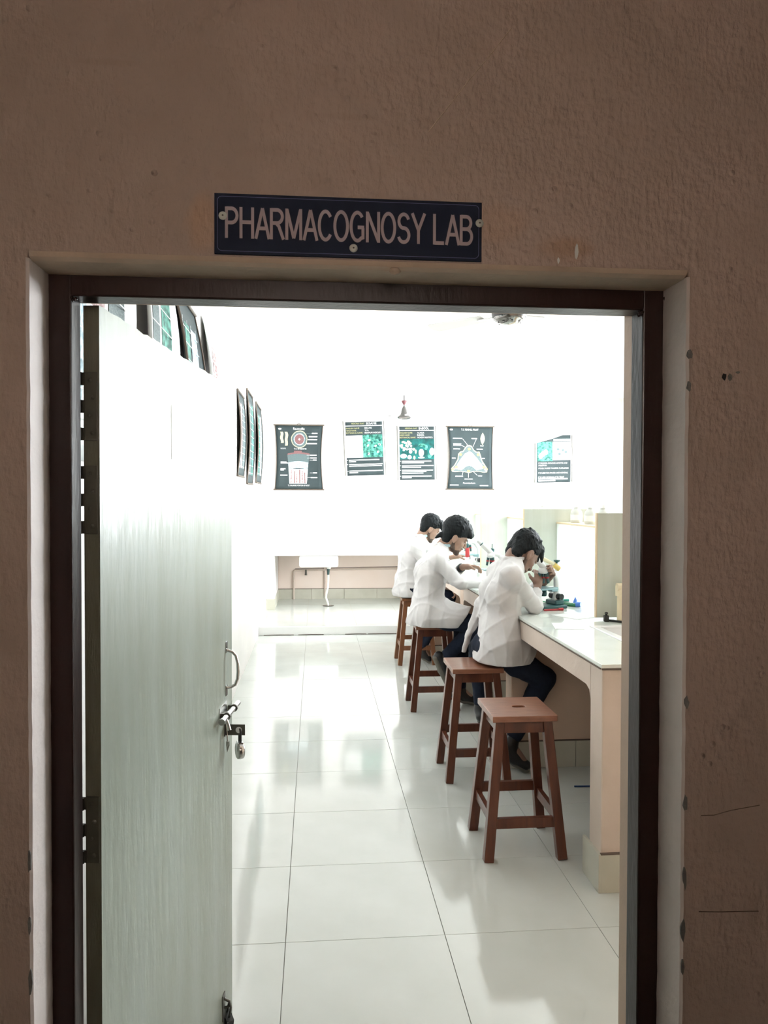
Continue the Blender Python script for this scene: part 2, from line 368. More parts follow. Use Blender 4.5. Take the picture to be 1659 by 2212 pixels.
crack([(.31, 2.367), (.272, 2.318), (.243, 2.283), (.205, 2.233), (.177, 2.197)], .0008, M['reveal_beige'])
crack([(.638, 1.093), (.66, 1.093), (.69, 1.100), (.74, 1.107)], .0007, M['dirt'])
crack([(.636, .932), (.67, .930), (.71, .929), (.74, .928)], .0009, M['dirt'])
# lump of plaster under the reveal head
b = MB(); b.lathe([(0, .006), (.006, .0045), (.010, 0), (.007, -.004), (0, -.006)], (.125, YW+.004, ZT-.004), 10); b.build('plaster_lump', M['reveal_beige'], wall_front)

# steel door frame
fr = bpy.data.objects.new('trim_1', None); COL.objects.link(fr); tag(fr, kind='structure')
def jamb(x0, x1, name):
    b = MB(); b.box((x0, YF, 0), (x1, 1.3505, 1.992), bev=.003)
    s = 1 if x0 < 0 else -1; xi = x1 if x0 < 0 else x0; xo = x0 if x0 < 0 else x1
    return b.build(name, M['frame'], fr)
jamb(-.4385, XF0, 'frame_jamb'); jamb(XF1, .6155, 'frame_jamb')
b = MB(); b.box((XF0-.003, YF+.0002, ZF), (XF1+.003, 1.3503, 1.992), bev=.003); b.build('frame_head', M['frame'], fr)
# weld blobs in the two upper corners, run of paint on the right
for cx in (XF0+.002, XF1-.002):
    b = MB()
    for k in range(7):
        t = random.uniform(.002, .0042); b.lathe([(0, t), (t*.8, t*.6), (t, 0), (t*.8, -t*.6), (0, -t)], (cx+random.uniform(-.004, .004), YF+random.uniform(0, .01), ZF-.002+random.uniform(-.006, .004)), 8)
    b.build('weld_bead', M['frame'], fr)
b = MB(); b.tube([(.606, YF-.002, 1.97), (.6115, YF-.006, 1.955), (.6135, YF-.008, 1.935), (.6115, YF-.006, 1.915)], [.003, .0042, .0035, .0012], 8); b.build('paint_run', M['frame'], fr)

# lab shell
def struct(name, bm_, m): o_ = bm_.build(name, m); return tag(o_, kind='structure')
b = MB(); b.box((XL-.2, YB, 0), (XL, YEND+.2, ZC)); struct('wall_left', b, M['lab_wall'])
b = MB(); b.box((XL-.2, YEND, 0), (XR+.2, YEND+.2, ZC+.1)); struct('wall_back', b, M['lab_wall'])
b = MB()
ys = [YB] + [v for ab in WINDOWS for v in ab] + [YEND]
for i in range(0, len(ys), 2): b.box((XR, ys[i], 0), (XR+.2, ys[i+1], ZC))
for a, c in WINDOWS: b.box((XR, a, 0), (XR+.2, c, WZ[0])); b.box((XR, a, WZ[1]), (XR+.2, c, ZC))
struct('wall_right', b, M['lab_wall'])
b = MB(); b.box((XL-.2, YB, ZC), (XR+.2, YEND+.2, ZC+.15)); struct('ceiling', b, M['lab_ceiling'])
for i, (a, c) in enumerate(WINDOWS):
    wr = bpy.data.objects.new('window_%d' % (i+1), None); COL.objects.link(wr); tag(wr, kind='structure')
    b = MB()
    for y in (a, (2*a+c)/3, (a+2*c)/3, c): b.box((XR+.06, y-.025, WZ[0]), (XR+.11, y+.025, WZ[1]))
    for z in (WZ[0], 2.15, WZ[1]): b.box((XR+.062, a, z-.025), (XR+.108, c, z+.025))
    b.build('window_frame', M['panel_white'], wr)
    b = MB(); b.box((XR-.04, a-.05, WZ[0]-.04), (XR+.06, c+.05, WZ[0])); b.build('window_sill', M['skirt'], wr)

# floor: screed with one object per vitrified tile
b = MB(); b.box((XL-.2, YW+.02, -.12), (XR+.2, YEND+.2, -.004)); floor = struct('floor', b, M['grout'])
TP, TX, TY, G = .5862, -.107, 2.785, .0011
def tile_mesh(nx0, nx1, ny0, ny1):
    q = MB(); q.box((nx0, ny0, -.012), (nx1, ny1, 0), bev=.0008); return q
base = None
ix = -1
ks = list(range(-1, 9)); js = list(range(-3, 15))
for i in ks:
    for j in js:
        x0, x1 = TX+i*TP+G, TX+(i+1)*TP-G; y0, y1 = TY+j*TP*.985+G, TY+(j+1)*TP*.985-G
        x0, x1, y0, y1 = max(x0, XL), min(x1, XR), max(y0, 1.225), min(y1, YEND)
        if x1-x0 < .02 or y1-y0 < .02: continue
        if abs(x1-x0-(TP-2*G)) < 1e-4 and abs(y1-y0-(TP*.985-2*G)) < 1e-4:
            if base is None:
                base = tile_mesh(0, TP-2*G, 0, TP*.985-2*G).build('tile', M['tile'], floor); t = base
            else:
                t = base.copy(); COL.objects.link(t); t.parent = floor
            t.location = (x0, y0, random.uniform(-.0006, 0)); t.rotation_euler = (random.uniform(-.0006, .0006), random.uniform(-.0006, .0006), 0)
        else: tile_mesh(x0, x1, y0, y1).build('tile', M['tile'], floor)

# corridor the picture is taken from
YK = -.55
b = MB(); b.box((XA, YK-.2, -.1), (XB, YW+.02, 0)); struct('floor', b, M['corridor_floor'])
b = MB(); b.box((XA, YK-.2, ZTOP), (XB, YB, ZTOP+.1)); struct('ceiling', b, M['corridor'])
b = MB(); b.box((XA, YK-.2, 0), (XB, YK, ZTOP)); struct('wall_behind', b, M['corridor'])
b = MB(); b.box((XA-.2, YK-.2, 0), (XA, YB, ZTOP)); struct('wall_corridor_left', b, M['corridor'])
b = MB(); b.box((XB, YK-.2, 0), (XB+.2, YB, ZTOP)); struct('wall_corridor_right', b, M['corridor'])

# unseen tube lamp, added opposite the door to light the corridor plaster
tl = thing('added_tube_light', 'unseen tube light added behind the camera to light the doorway wall', 'lamp', (.0, YK, 1.98))
b = MB(); b.box((-.32, 0, -.03), (.32, .045, .03), bev=.006); b.build('housing', M['panel_white'], tl)
b = MB(); b.tube([(-.285, .07, 0), (.285, .07, 0)], .014, 12); b.build('tube', M['tube'], tl)
for s in (-1, 1):
    b = MB(); b.box((s*.3-.012, .04, -.022), (s*.3+.012, .09, .022), bev=.003); b.build('lamp_holder', M['panel_white'], tl)
ld = bpy.data.lights.new('added_tube_glow', 'AREA'); ld.shape = 'RECTANGLE'; ld.size = .56; ld.size_y = .06; ld.energy = 42; ld.color = (1.0, .94, .88)
lo_ = bpy.data.objects.new('added_tube_glow', ld); COL.objects.link(lo_); lo_.location = (.0, YK+.10, 1.98); lo_.rotation_euler = (radians(80), 0, pi)
lo_.rotation_euler = (radians(-92), 0, 0)

# ================================================================== PLATFORM AND WASH COUNTER AT THE BACK
b = MB(); b.box((XL, 9.04, 0), (1.9, YEND, .1), bev=.004); pf = struct('trim_2', b, M['ceramic'])
q = MB(); q.box((XL, 9.06, .1), (1.88, YEND, .1015)); q.build('platform_top', M['tile'], pf)
for x in (-.1, .49, 1.07, 1.66):
    q = MB(); q.box((x-.002, 9.05, .1012), (x+.002, YEND, .1021)); q.build('tile_joint', M['grout'], pf)
q = MB(); q.box((XL, 10.9, .1012), (1.9, 10.904, .1021)); q.build('tile_joint', M['grout'], pf)
for i, (x0, x1) in enumerate(((-.6, -.25), (-.2, .1), (.35, .6), (.62, 1.0))):
    q = MB(); q.tube([(x0, 9.036, .004), ((x0+x1)/2, 9.035, .007), (x1, 9.036, .004)], .004, 6); q.build('dirt_line', M['dirt'], pf)
wc = thing('wash_counter', 'white masonry wash counter along the back wall over a peach recess', 'counter', (0, 10.4, .1))
def wbox(a, c, name, m, bev=.004):
    a = (max(a[0], XL+.002), a[1], a[2]); c = (c[0], min(c[1], YEND-.002), c[2]); q = MB(); q.box(a, c, bev=bev); o_ = q.build(name, m, wc, wc.location); return o_
wbox((XL, 10.4, .1), (-.55, YEND, .84), 'pier', M['lab_wall'])
wbox((1.9, 10.4, .1), (2.05, YEND, .84), 'pier', M['lab_wall'])
wbox((XL, 10.38, .83), (2.05, YEND, .99), 'counter_slab', M['lab_wall'])
wbox((-.55, YEND-.012, .1), (1.9, YEND, .83), 'recess_back', M['recess'])
wbox((-.552, 10.4, .1), (-.54, YEND, .25), 'skirting_tile', M['skirt'], .002); wbox((XL, 10.385, .1), (-.54, 10.4, .25), 'skirting_tile', M['skirt'], .002)
for k in range(5):
    wbox((-.55+.49*k+.002, YEND-.024, .1), (-.55+.49*(k+1)-.002, YEND-.012, .25), 'skirting_tile', M['skirt'], .002)
wbox((-.55, YEND-.026, .25), (1.9, YEND-.013, .256), 'dirt_line', M['dirt'], 0)
# basin set into the counter, its hose, drain and pipes
bs = thing('wash_basin', 'white basin hanging below the back counter', 'basin', (.045, 10.62, .72))
b = MB(); b.box((-.265, -.19, -.055), (.265, .2, .11), bev=.03); b.build('bowl', M['ceramic'], bs)
b = MB(); b.box((-.30, -.225, .27), (.30, .26, .285), bev=.006); b.build('rim', M['ceramic'], bs)
b = MB(); b.lathe([(.032, -.055), (.032, -.075), (.024, -.09), (0, -.09)], (.14, 0, 0), 14); b.build('waste_outlet', M['pvc_white'], bs)
hs = thing('drain_hose', 'white drain hose with black collar running from basin to floor drain', 'hose', (.18, 10.7, .1))
b = MB(); b.tube([(0, 0, .525), (-.003, 0, .44)], [.023, .016], 12); b.build('collar', M['cable'], hs)
b = MB(); b.tube([(-.002, 0, .44), (-.002, 0, .38), (-.006, 0, .27), (-.03, 0, .17), (-.035, 0, .12), (-.012, .02, .06), (.0, .03, .006)], .015, 10); b.build('hose', M['pvc_white'], hs)
dr = thing('floor_drain', 'round metal floor drain at the end of the white hose', 'drain', (.18, 10.74, .1015))
b = MB(); b.lathe([(0, .012), (.035, .012), (.05, .008), (.062, 0)], n=20); b.build('grate', M['steel'], dr)
b = MB(); b.lathe([(.055, .006), (.075, .006), (.08, 0)], n=20); b.build('ring', M['steel_dark'], dr)
pp = thing('water_pipe', 'thin peach water pipe with a brass cock on the recess wall', 'pipe', (-.2, YEND-.03, .1))
def pipe(name, pts, r, m): q = MB(); q.tube(pts, r, 8); return q.build(name, m, pp)
pipe('pipe_run', [(-.12, 0, .0), (-.12, 0, .41), (-.10, 0, .43), (2.0, 0, .46)], .013, M['peach_pale'])
pipe('pipe_run', [(.34, .004, .05), (.34, .004, .73)], .013, M['peach_pale'])
pipe('cock', [(.06, -.02, .44), (.06, -.035, .36)], [.012, .018], M['steel_dark'])
pipe('dirt_line', [(-.1, .014, .452), (.9, .014, .47), (1.98, .014, .482)], .004, M['dirt'])
kn = thing('wall_stud', 'small round grey stud on the white wall left of the men', 'stud', (1.178, YEND, .96))
b = MB(); b.lathe([(0, .02), (.012, .018), (.017, .008), (.019, 0)], M=Matrix.Rotation(radians(90), 4, 'X'), n=16); b.build('cap', M['mic_teal'], kn)
b = MB(); b.lathe([(.018, .003), (.024, .003), (.025, 0)], M=Matrix.Rotation(radians(90), 4, 'X'), n=16); b.build('rose', M['steel'], kn)
eb = thing('switch_box', 'pale green switch box on the wall behind the men', 'box', (2.95, YEND, 1.39))
b = MB(); b.box((-.115, -.05, -.075), (.125, 0, .07), bev=.006); b.build('cover', M['box_green'], eb)
b = MB(); b.box((-.03, -.058, -.02), (.03, -.05, .02), bev=.003); b.build('switch', M['panel_white'], eb)

# ================================================================== BENCH ISLAND
BX0, BX1, BT = 1.168, 2.32, .94
PY = [3.035, 4.49, 5.99, 7.47, 8.95]; PT = .135
bn = thing('lab_bench', 'long peach masonry laboratory bench with pale tiled top on the right', 'bench', (1.7, 6, 0))
def bb(a, c, name, m, bev=.004): q = MB(); q.box(a, c, bev=bev); return q.build(name, m, bn, bn.location)
for i, y in enumerate(PY):
    bb((BX0, y, 0), (BX1, y+PT, BT-.016), 'end_wall' if i in (0, 4) else 'cross_wall', M['peach'] if i else M['peach_pale'], .005)
    k = 0
    for (a, c) in (((BX0-.013, y-.011, 0), (BX0, y+PT+.035*(i == 0)+.011, .16)),):
        bb(a, c, 'skirting_tile', M['skirt'], .0015)
    x = BX0-.001
    while x < BX1-.05:
        bb((x, y-.011, 0), (min(x+.395, BX1), y, .16), 'skirting_tile', M['skirt'], .0015); x += .398
        k += 1
    bb((BX0-.004, y-.0125, .158), (BX1, y, .1635), 'dirt_line', M['dirt'], 0)
# apron beam with haunches where it meets the walls
def apron(x0, x1):
    q = MB(); zb = BT-.125
    for i in range(4):
        a, c = PY[i]+PT, PY[i+1]; h = .05
        q.prism([(a, BT-.016), (a, zb-h), (a+.012, zb-h*.3), (a+h, zb), (c-h, zb), (c-.012, zb-h*.3), (c, zb-h), (c, BT-.016)], x0, x1, 0, lambda aa, yy, zz: (yy, aa, zz))
    return q.build('apron', M['peach_pale'], bn, bn.location)
apron(BX0, BX0+.09); apron(BX1-.09, BX1)
for a_, c_ in (((BX0+.05, PY[0]+.05), (1.45, 3.945)), ((2.055, PY[0]+.05), (BX1-.05, 3.945)), ((1.45, PY[0]+.05), (2.055, 3.29)), ((BX0+.05, 3.945), (BX1-.05, PY[4]+.08))):
    bb((*a_, BT-.075), (*c_, BT-.016), 'slab', M['peach'], 0)
bb((1.80, PY[0]+PT, 0), (1.92, PY[4], BT-.08), 'added_spine_wall', M['peach'], 0)  # unseen wall added to keep window light out of the knee spaces
# ceramic tiles of the bench top; the near end leaves a hole for the sink
SK = (1.455, 3.30, 2.05, 3.93)      # sink x0,y0,x1,y1
tw = .303; xs_ = [BX0-.006]
while xs_[-1] < BX1-.01: xs_.append(min(xs_[-1]+tw, BX1+.006))
yy0 = PY[0]-.006; ys_ = [yy0]
while ys_[-1] < PY[4]+PT: ys_.append(min(ys_[-1]+tw, PY[4]+PT+.006))
def top_piece(x0, y0, x1, y1):
    q = MB(); q.box((x0+.0007, y0+.0007, BT-.016), (x1-.0007, y1-.0007, BT), bev=.0012); q.build('top_tile', M['bench_top'], bn, bn.location)
for i in range(len(xs_)-1):
    for j in range(len(ys_)-1):
        x0, x1, y0, y1 = xs_[i], xs_[i+1], ys_[j], ys_[j+1]
        if x1 <= SK[0] or x0 >= SK[2] or y1 <= SK[1] or y0 >= SK[3]: top_piece(x0, y0, x1, y1); continue
        if x0 < SK[0]: top_piece(x0, y0, SK[0], y1)
        if x1 > SK[2]: top_piece(SK[2], y0, x1, y1)
        a, c = max(x0, SK[0]), min(x1, SK[2])
        if y0 < SK[1]: top_piece(a, y0, c, SK[1])
        if y1 > SK[3]: top_piece(a, SK[3], c, y1)
q = MB(); q.tube([(BX0-.008, PY[0]-.004, BT-.018), (BX0-.008, PY[4], BT-.018)], .003, 6); q.build('dirt_line', M['dirt'], bn, bn.location)
q = MB(); q.tube([(BX0-.004, PY[0]-.007, BT-.019), (1.3, PY[0]-.008, BT-.020), (BX1, PY[0]-.007, BT-.018)], .004, 6); q.build('dirt_line', M['dirt'], bn, bn.location)
# sink
sk = thing('bench_sink', 'white ceramic sink sunk into the near end of the bench', 'sink', (0, 0, 0))
q = MB(); x0, y0, x1, y1 = SK
r_ = .032; d_ = .17
q.box((x0-.012, y0-.012, BT-.006), (x1+.012, y0+r_, BT+.006), bev=.004); q.box((x0-.012, y1-r_, BT-.006), (x1+.012, y1+.012, BT+.006), bev=.004)
q.box((x0-.012, y0+r_-.004, BT-.006), (x0+r_, y1-r_+.004, BT+.006), bev=.004); q.box((x1-r_, y0+r_-.004, BT-.006), (x1+.012, y1-r_+.004, BT+.006), bev=.004)
q.build('rim', M['ceramic'], sk)
q = MB()
q.box((x0+.01, y0+.01, BT-d_), (x1-.01, y0+.03, BT-.004)); q.box((x0+.01, y1-.03, BT-d_), (x1-.01, y1-.01, BT-.004))
q.box((x0+.01, y0+.03, BT-d_), (x0+.03, y1-.03, BT-.004)); q.box((x1-.03, y0+.03, BT-d_), (x1-.01, y1-.03, BT-.004)); q.box((x0+.01, y0+.01, BT-d_-.015), (x1-.01, y1-.01, BT-d_))
q.build('bowl', M['ceramic'], sk)
# cream pipe tap
tp = thing('pipe_tap', 'cream plastic pipe with an elbow rising beside the bench sink', 'tap', (1.66, 4.06, BT))
q = MB(); q.tube([(0, 0, 0), (0, 0, .17)], .017, 14); q.build('riser', M['pvc'], tp)
q = MB(); q.tube([(0, 0, .145), (0, 0, .198)], .026, 14); q.tube([(-.02, 0, .19), (.035, -.004, .19)], .025, 14); q.lathe([(0, .214), (.018, .210), (.026, .19), (.026, .17)], n=14); q.build('elbow', M['pvc'], tp)
q = MB(); q.tube([(.03, -.003, .19), (.22, -.03, .15)], .018, 14); q.build('spout', M['pvc'], tp)
sw = thing('small_bottle', 'tiny black bottle standing at the foot of the rack board', 'bottle', (1.592, 4.085, BT))
q = MB(); q.box((-.013, -.013, 0), (.013, .013, .035), bev=.004); q.build('body', M['black'], sw)
q = MB(); q.lathe([(.006, .033), (.006, .04), (.009, .042), (.009, .052), (0, .054)], n=12); q.build('stopper', M['black'], sw)
cb = thing('power_cable', 'black cable lying along the foot of the rack board', 'cable', (0, 0, BT))
q = MB(); q.tube([(1.607, 4.09, .006), (1.63, 4.075, .006), (1.66, 4.02, .007), (1.70, 4.06, .006), (1.80, 4.07, .006)], .006, 8); q.build('wire', M['black'], cb)
q = MB(); q.box((1.70, 4.045, .0), (1.76, 4.075, .022), bev=.003); q.build('plug', M['black'], cb)

# reagent rack
rk = thing('reagent_rack', 'grey green board rack with white divider standing on the bench', 'rack', (1.81, 5.6, BT))
def rb(a, c, name, m, bev=.002): q = MB(); q.box(a, c, bev=bev); return q.build(name, m, rk, rk.location)
RYs = [4.15, 5.65, 7.15, 8.6]
for y in RYs:
    rb((1.562, y, BT+.012), (2.08, y+.02, 1.535), 'upright_board', M['board'])
    rb((1.556, y-.002, BT+.012), (1.5625, y+.022, 1.536), 'edge_strip', M['board_edge'], .001)
for a, c in zip(RYs[:-1], RYs[1:]):
    rb((1.812, a+.02, BT+.012), (1.826, c, 1.425), 'divider', M['frosted'])
    rb((1.808, a+.02, 1.4245), (2.06, c, 1.437), 'shelf', M['board_edge'])
for i, (x, y) in enumerate([(1.90, 5.47), (1.90, 5.18), (1.92, 5.0), (1.9, 6.3), (1.9, 6.55)]):
    bt = thing('reagent_bottle', ['milky reagent bottle on the rack shelf, left one of the visible pair', 'milky reagent bottle on the rack shelf, right one of the visible pair',
        'milky reagent bottle hidden behind the near rack board', 'milky reagent bottle on the far bay of the rack', 'milky reagent bottle at the back of the far rack bay'][i], 'bottle', (x, y, 1.437), 'reagent bottles on the rack')
    q = MB(); q.lathe([(0, .0), (.038, 0), (.042, .005), (.042, .065), (.038, .085), (.024, .1), (.018, .108), (.018, .12)], n=20); q.build('body', M['bottle'], bt)
    q = MB(); q.lathe([(.021, .112), (.021, .138), (0, .14)], n=16); q.build('cap', M['panel_white'], bt)
    q = MB(); q.lathe([(.0426, .02), (.0426, .06)], n=20); q.build('paper_label', M['paper'], bt)

# ================================================================== STOOLS
def make_stool(name, loc, label, mt, top, hole=True):
    t = thing(name, label, 'stool', loc, 'wooden lab stools along the bench')
    W2, D2, H = .148, .163, .645
    if hole:   # seat with slot for the hand: grid around a rounded slot
        bm = bmesh.new(); n = 32
        def ring(rxy, sq):
            out = []
            for k in range(n):
                a = 2*pi*(k+.5)/n; c, s = cos(a), sin(a)
                if sq:
                    m_ = max(abs(c)/rxy[0], abs(s)/rxy[1]); out.append((c/m_, s/m_))
                else:
                    e = .55; out.append((rxy[0]*math.copysign(abs(c)**e, c), rxy[1]*math.copysign(abs(s)**.8, s)))
            return out
        O, I = ring((W2, D2), True), ring((.031, .019), False)
        for L_ in (O,):   # snap near corners
            for cx in (-1, 1):
                for cy in (-1, 1):
                    k = min(range(n), key=lambda q_: (O[q_][0]-cx*W2)**2+(O[q_][1]-cy*D2)**2); O[k] = (cx*W2, cy*D2)
        off = (.012, .0)
        vs = [bm.verts.new((x, y, H)) for x, y in O] + [bm.verts.new((x+off[0], y+off[1], H)) for x, y in I] + [bm.verts.new((x, y, H-.028)) for x, y in O] + [bm.verts.new((x+off[0], y+off[1], H-.028)) for x, y in I]
        for k in range(n):
            l = (k+1) % n
            bm.faces.new((vs[k], vs[l], vs[n+l], vs[n+k])); bm.faces.new((vs[2*n+k], vs[3*n+k], vs[3*n+l], vs[2*n+l]))
            bm.faces.new((vs[k], vs[2*n+k], vs[2*n+l], vs[l])); bm.faces.new((vs[n+k], vs[n+l], vs[3*n+l], vs[3*n+k]))
        bmesh.ops.recalc_face_normals(bm, faces=bm.faces)
        me = bpy.data.meshes.new('seat'); bm.to_mesh(me); bm.free(); me.materials.append(top)
        so = bpy.data.objects.new('seat', me); COL.objects.link(so); so.parent = t
        bv = so.modifiers.new('bevel', 'BEVEL'); bv.width = .003; bv.segments = 2; bv.limit_method = 'ANGLE'; bv.angle_limit = radians(60)
    else:
        q = MB(); q.box((-W2, -D2, H-.028), (W2, D2, H), bev=.004); q.build('seat', top, t)
    tx, ty, fx, fy = .108, .122, .168, .168
    for sx in (-1, 1):
        for sy in (-1, 1):
            q = MB(); q.beam((sx*fx, sy*fy, 0), (sx*tx, sy*ty, H-.028), .044, .044, wx2=.042, wy2=.042); lg = q.build('leg', mt, t)
            bv = lg.modifiers.new('bevel', 'BEVEL'); bv.width = .003; bv.segments = 2
    def at(sx, sy, z): k = z/(H-.028); return (sx*(fx+(tx-fx)*k), sy*(fy+(ty-fy)*k), z)
    for s in (-1, 1):      # aprons under the seat and rungs near the floor
        for name_, z, hgt, th in (('apron', H-.056, .055, .02), ('rung', .165 if s < 0 else .215, .045, .022)):
            q = MB(); q.beam(at(-1, s, z), at(1, s, z), hgt, th, up=(0, 1, 0)); q.build(name_, mt, t)
        for name_, z, hgt, th in (('apron', H-.056, .055, .02), ('rung', .185, .045, .022)):
            q = MB(); q.beam(at(s, -1, z), at(s, 1, z), hgt, th, up=(1, 0, 0)); q.build(name_, mt, t)
    return t
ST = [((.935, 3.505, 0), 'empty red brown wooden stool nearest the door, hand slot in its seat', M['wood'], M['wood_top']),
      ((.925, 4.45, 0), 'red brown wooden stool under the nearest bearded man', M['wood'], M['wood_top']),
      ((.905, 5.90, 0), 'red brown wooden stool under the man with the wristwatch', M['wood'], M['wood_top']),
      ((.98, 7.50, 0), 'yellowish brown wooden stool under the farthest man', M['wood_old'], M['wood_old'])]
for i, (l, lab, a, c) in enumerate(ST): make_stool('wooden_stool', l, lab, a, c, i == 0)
pn = thing('pen', 'blue pen lying on the floor under the bench', 'pen', (1.52, 4.16, .005))
q = MB(); q.tube([(-.075, 0, 0), (.045, -.006, 0)], .0048, 8); q.build('barrel', M['pen_blue'], pn)
q = MB(); q.tube([(.045, -.006, 0), (.078, -.0075, 0)], [.003, .003], 8); q.tube([(.07, -.007, 0), (.078, -.0075, 0)], .005, 8); q.build('tip', M['black'], pn)
# ================================================================== PEOPLE (implicit surfaces meshed with surface nets)
class Field:
    def __init__(s, lo, hi, h):
        s.lo = np.array(lo, float); s.h = h; s.n = np.ceil((np.array(hi)-s.lo)/h).astype(int)+1
        s.d = np.full(s.n, .08, np.float32)
        s.ax = [(s.lo[k] + h*np.arange(s.n[k])).astype(np.float32) for k in range(3)]
    def _win(s, lo, hi, pad):
        a = np.maximum(np.floor((np.array(lo)-pad-s.lo)/s.h).astype(int), 0); b = np.minimum(np.ceil((np.array(hi)+pad-s.lo)/s.h).astype(int)+1, s.n)
        return tuple(slice(int(p), int(q)) for p, q in zip(a, b))
    def _put(s, w, nd, k, mode):
        o = s.d[w]
        if mode == 'sub':
            nd = -nd; hh = np.clip(.5 - .5*(o-nd)/max(k, 1e-5), 0, 1); s.d[w] = o*(1-hh) + nd*hh + k*hh*(1-hh)
        else:
            hh = np.clip(.5 + .5*(o-nd)/max(k, 1e-5), 0, 1); s.d[w] = o*(1-hh) + nd*hh - k*hh*(1-hh)
    def cone(s, a, b, ra, rb=None, k=.02, mode='add'):
        rb = ra if rb is None else rb; a = np.array(a, float); b = np.array(b, float); R = max(ra, rb)
        w = s._win(np.minimum(a, b)-R, np.maximum(a, b)+R, .05)
        X, Y, Z = np.ix_(s.ax[0][w[0]], s.ax[1][w[1]], s.ax[2][w[2]])
        if X.size*Y.size*Z.size == 0: return
        ab = b-a; L2 = max(float(ab@ab), 1e-9)
        t = np.clip(((X-a[0])*ab[0] + (Y-a[1])*ab[1] + (Z-a[2])*ab[2])/L2, 0, 1)
        nd = np.sqrt((X-a[0]-t*ab[0])**2 + (Y-a[1]-t*ab[1])**2 + (Z-a[2]-t*ab[2])**2) - (ra + (rb-ra)*t)
        s._put(w, nd, k, mode)
    def ell(s, c, r, B=None, k=.02, mode='add', cut=None):
        """ellipsoid, axes = rows of B"""
        c = np.array(c, float); B = np.eye(3) if B is None else B; R = max(r)
        w = s._win(c-R, c+R, .05); X, Y, Z = np.ix_(s.ax[0][w[0]], s.ax[1][w[1]], s.ax[2][w[2]])
        if X.size*Y.size*Z.size == 0: return
        q = [(X-c[0])*B[i][0] + (Y-c[1])*B[i][1] + (Z-c[2])*B[i][2] for i in range(3)]
        k0 = np.sqrt(sum((q[i]/r[i])**2 for i in range(3))); k1 = np.sqrt(sum((q[i]/r[i]**2)**2 for i in range(3)))+1e-6
        nd = k0*(k0-1)/k1
        if cut is not None: nd = np.maximum(nd, cut(X, Y, Z))
        s._put(w, nd, k, mode)
    def path(s, pts, rs, k=.02, mode='add'):
        for i in range(len(pts)-1): s.cone(pts[i], pts[i+1], rs[i], rs[i+1], k, mode)
    def apply(s, fn):
        X, Y, Z = np.ix_(*s.ax); s.d = fn(s.d, X, Y, Z).astype(np.float32)
    def mesh(s, name, m, parent, root):
        d = s.d; d[0] = d[-1] = .05; d[:, 0] = d[:, -1] = .05; d[:, :, 0] = d[:, :, -1] = .05
        ins = d < 0; nx, ny, nz = d.shape
        acc = np.zeros((nx-1, ny-1, nz-1), np.int8)
        for i in (0, 1):
            for j in (0, 1):
                for k in (0, 1): acc += ins[i:nx-1+i, j:ny-1+j, k:nz-1+k]
        cell = np.argwhere((acc > 0) & (acc < 8)); idx = np.full(acc.shape, -1, np.int32); idx[tuple(cell.T)] = np.arange(len(cell))
        P = np.zeros((len(cell), 3)); C = np.zeros(len(cell)); cs = [(i, j, k) for i in (0, 1) for j in (0, 1) for k in (0, 1)]
        V = {c: d[cell[:, 0]+c[0], cell[:, 1]+c[1], cell[:, 2]+c[2]] for c in cs}
        for c in cs:
            for a in range(3):
                if c[a] == 0:
                    e = list(c); e[a] = 1; e = tuple(e); v0, v1 = V[c], V[e]; m_ = (v0 < 0) != (v1 < 0)
                    t = np.where(m_, v0/np.where(m_, v0-v1, 1), 0)
                    p = np.array(c, float)[None, :].repeat(len(cell), 0); p[:, a] = t
                    P[m_] += p[m_]; C[m_] += 1
        P = (P/C[:, None] + cell)*s.h + s.lo
        F = []
        for a in range(3):
            b_, c_ = (a+1) % 3, (a+2) % 3
            sl0 = [slice(1, -1)]*3; sl0[a] = slice(0, -1); sl1 = list(sl0); sl1[a] = slice(1, None)
            A, B = ins[tuple(sl0)], ins[tuple(sl1)]
            e = np.argwhere(A != B); fl = A[tuple(e.T)]; e = e.copy(); e[:, b_] += 1; e[:, c_] += 1
            def I(db, dc):
                g = e.copy(); g[:, b_] += db; g[:, c_] += dc; return idx[tuple(g.T)]
            q = np.stack([I(-1, -1), I(0, -1), I(0, 0), I(-1, 0)], 1); q[~fl] = q[~fl][:, ::-1]; F.append(q)
        F = np.concatenate(F)
        me = bpy.data.meshes.new(name); me.from_pydata(P.tolist(), [], F.tolist()); me.materials.append(m)
        me.polygons.foreach_set('use_smooth', [True]*len(me.polygons)); me.update()
        ob = bpy.data.objects.new(name, me); COL.objects.link(ob); ob.parent = parent; ob.matrix_parent_inverse = Matrix.Translation(root).inverted()
        return ob

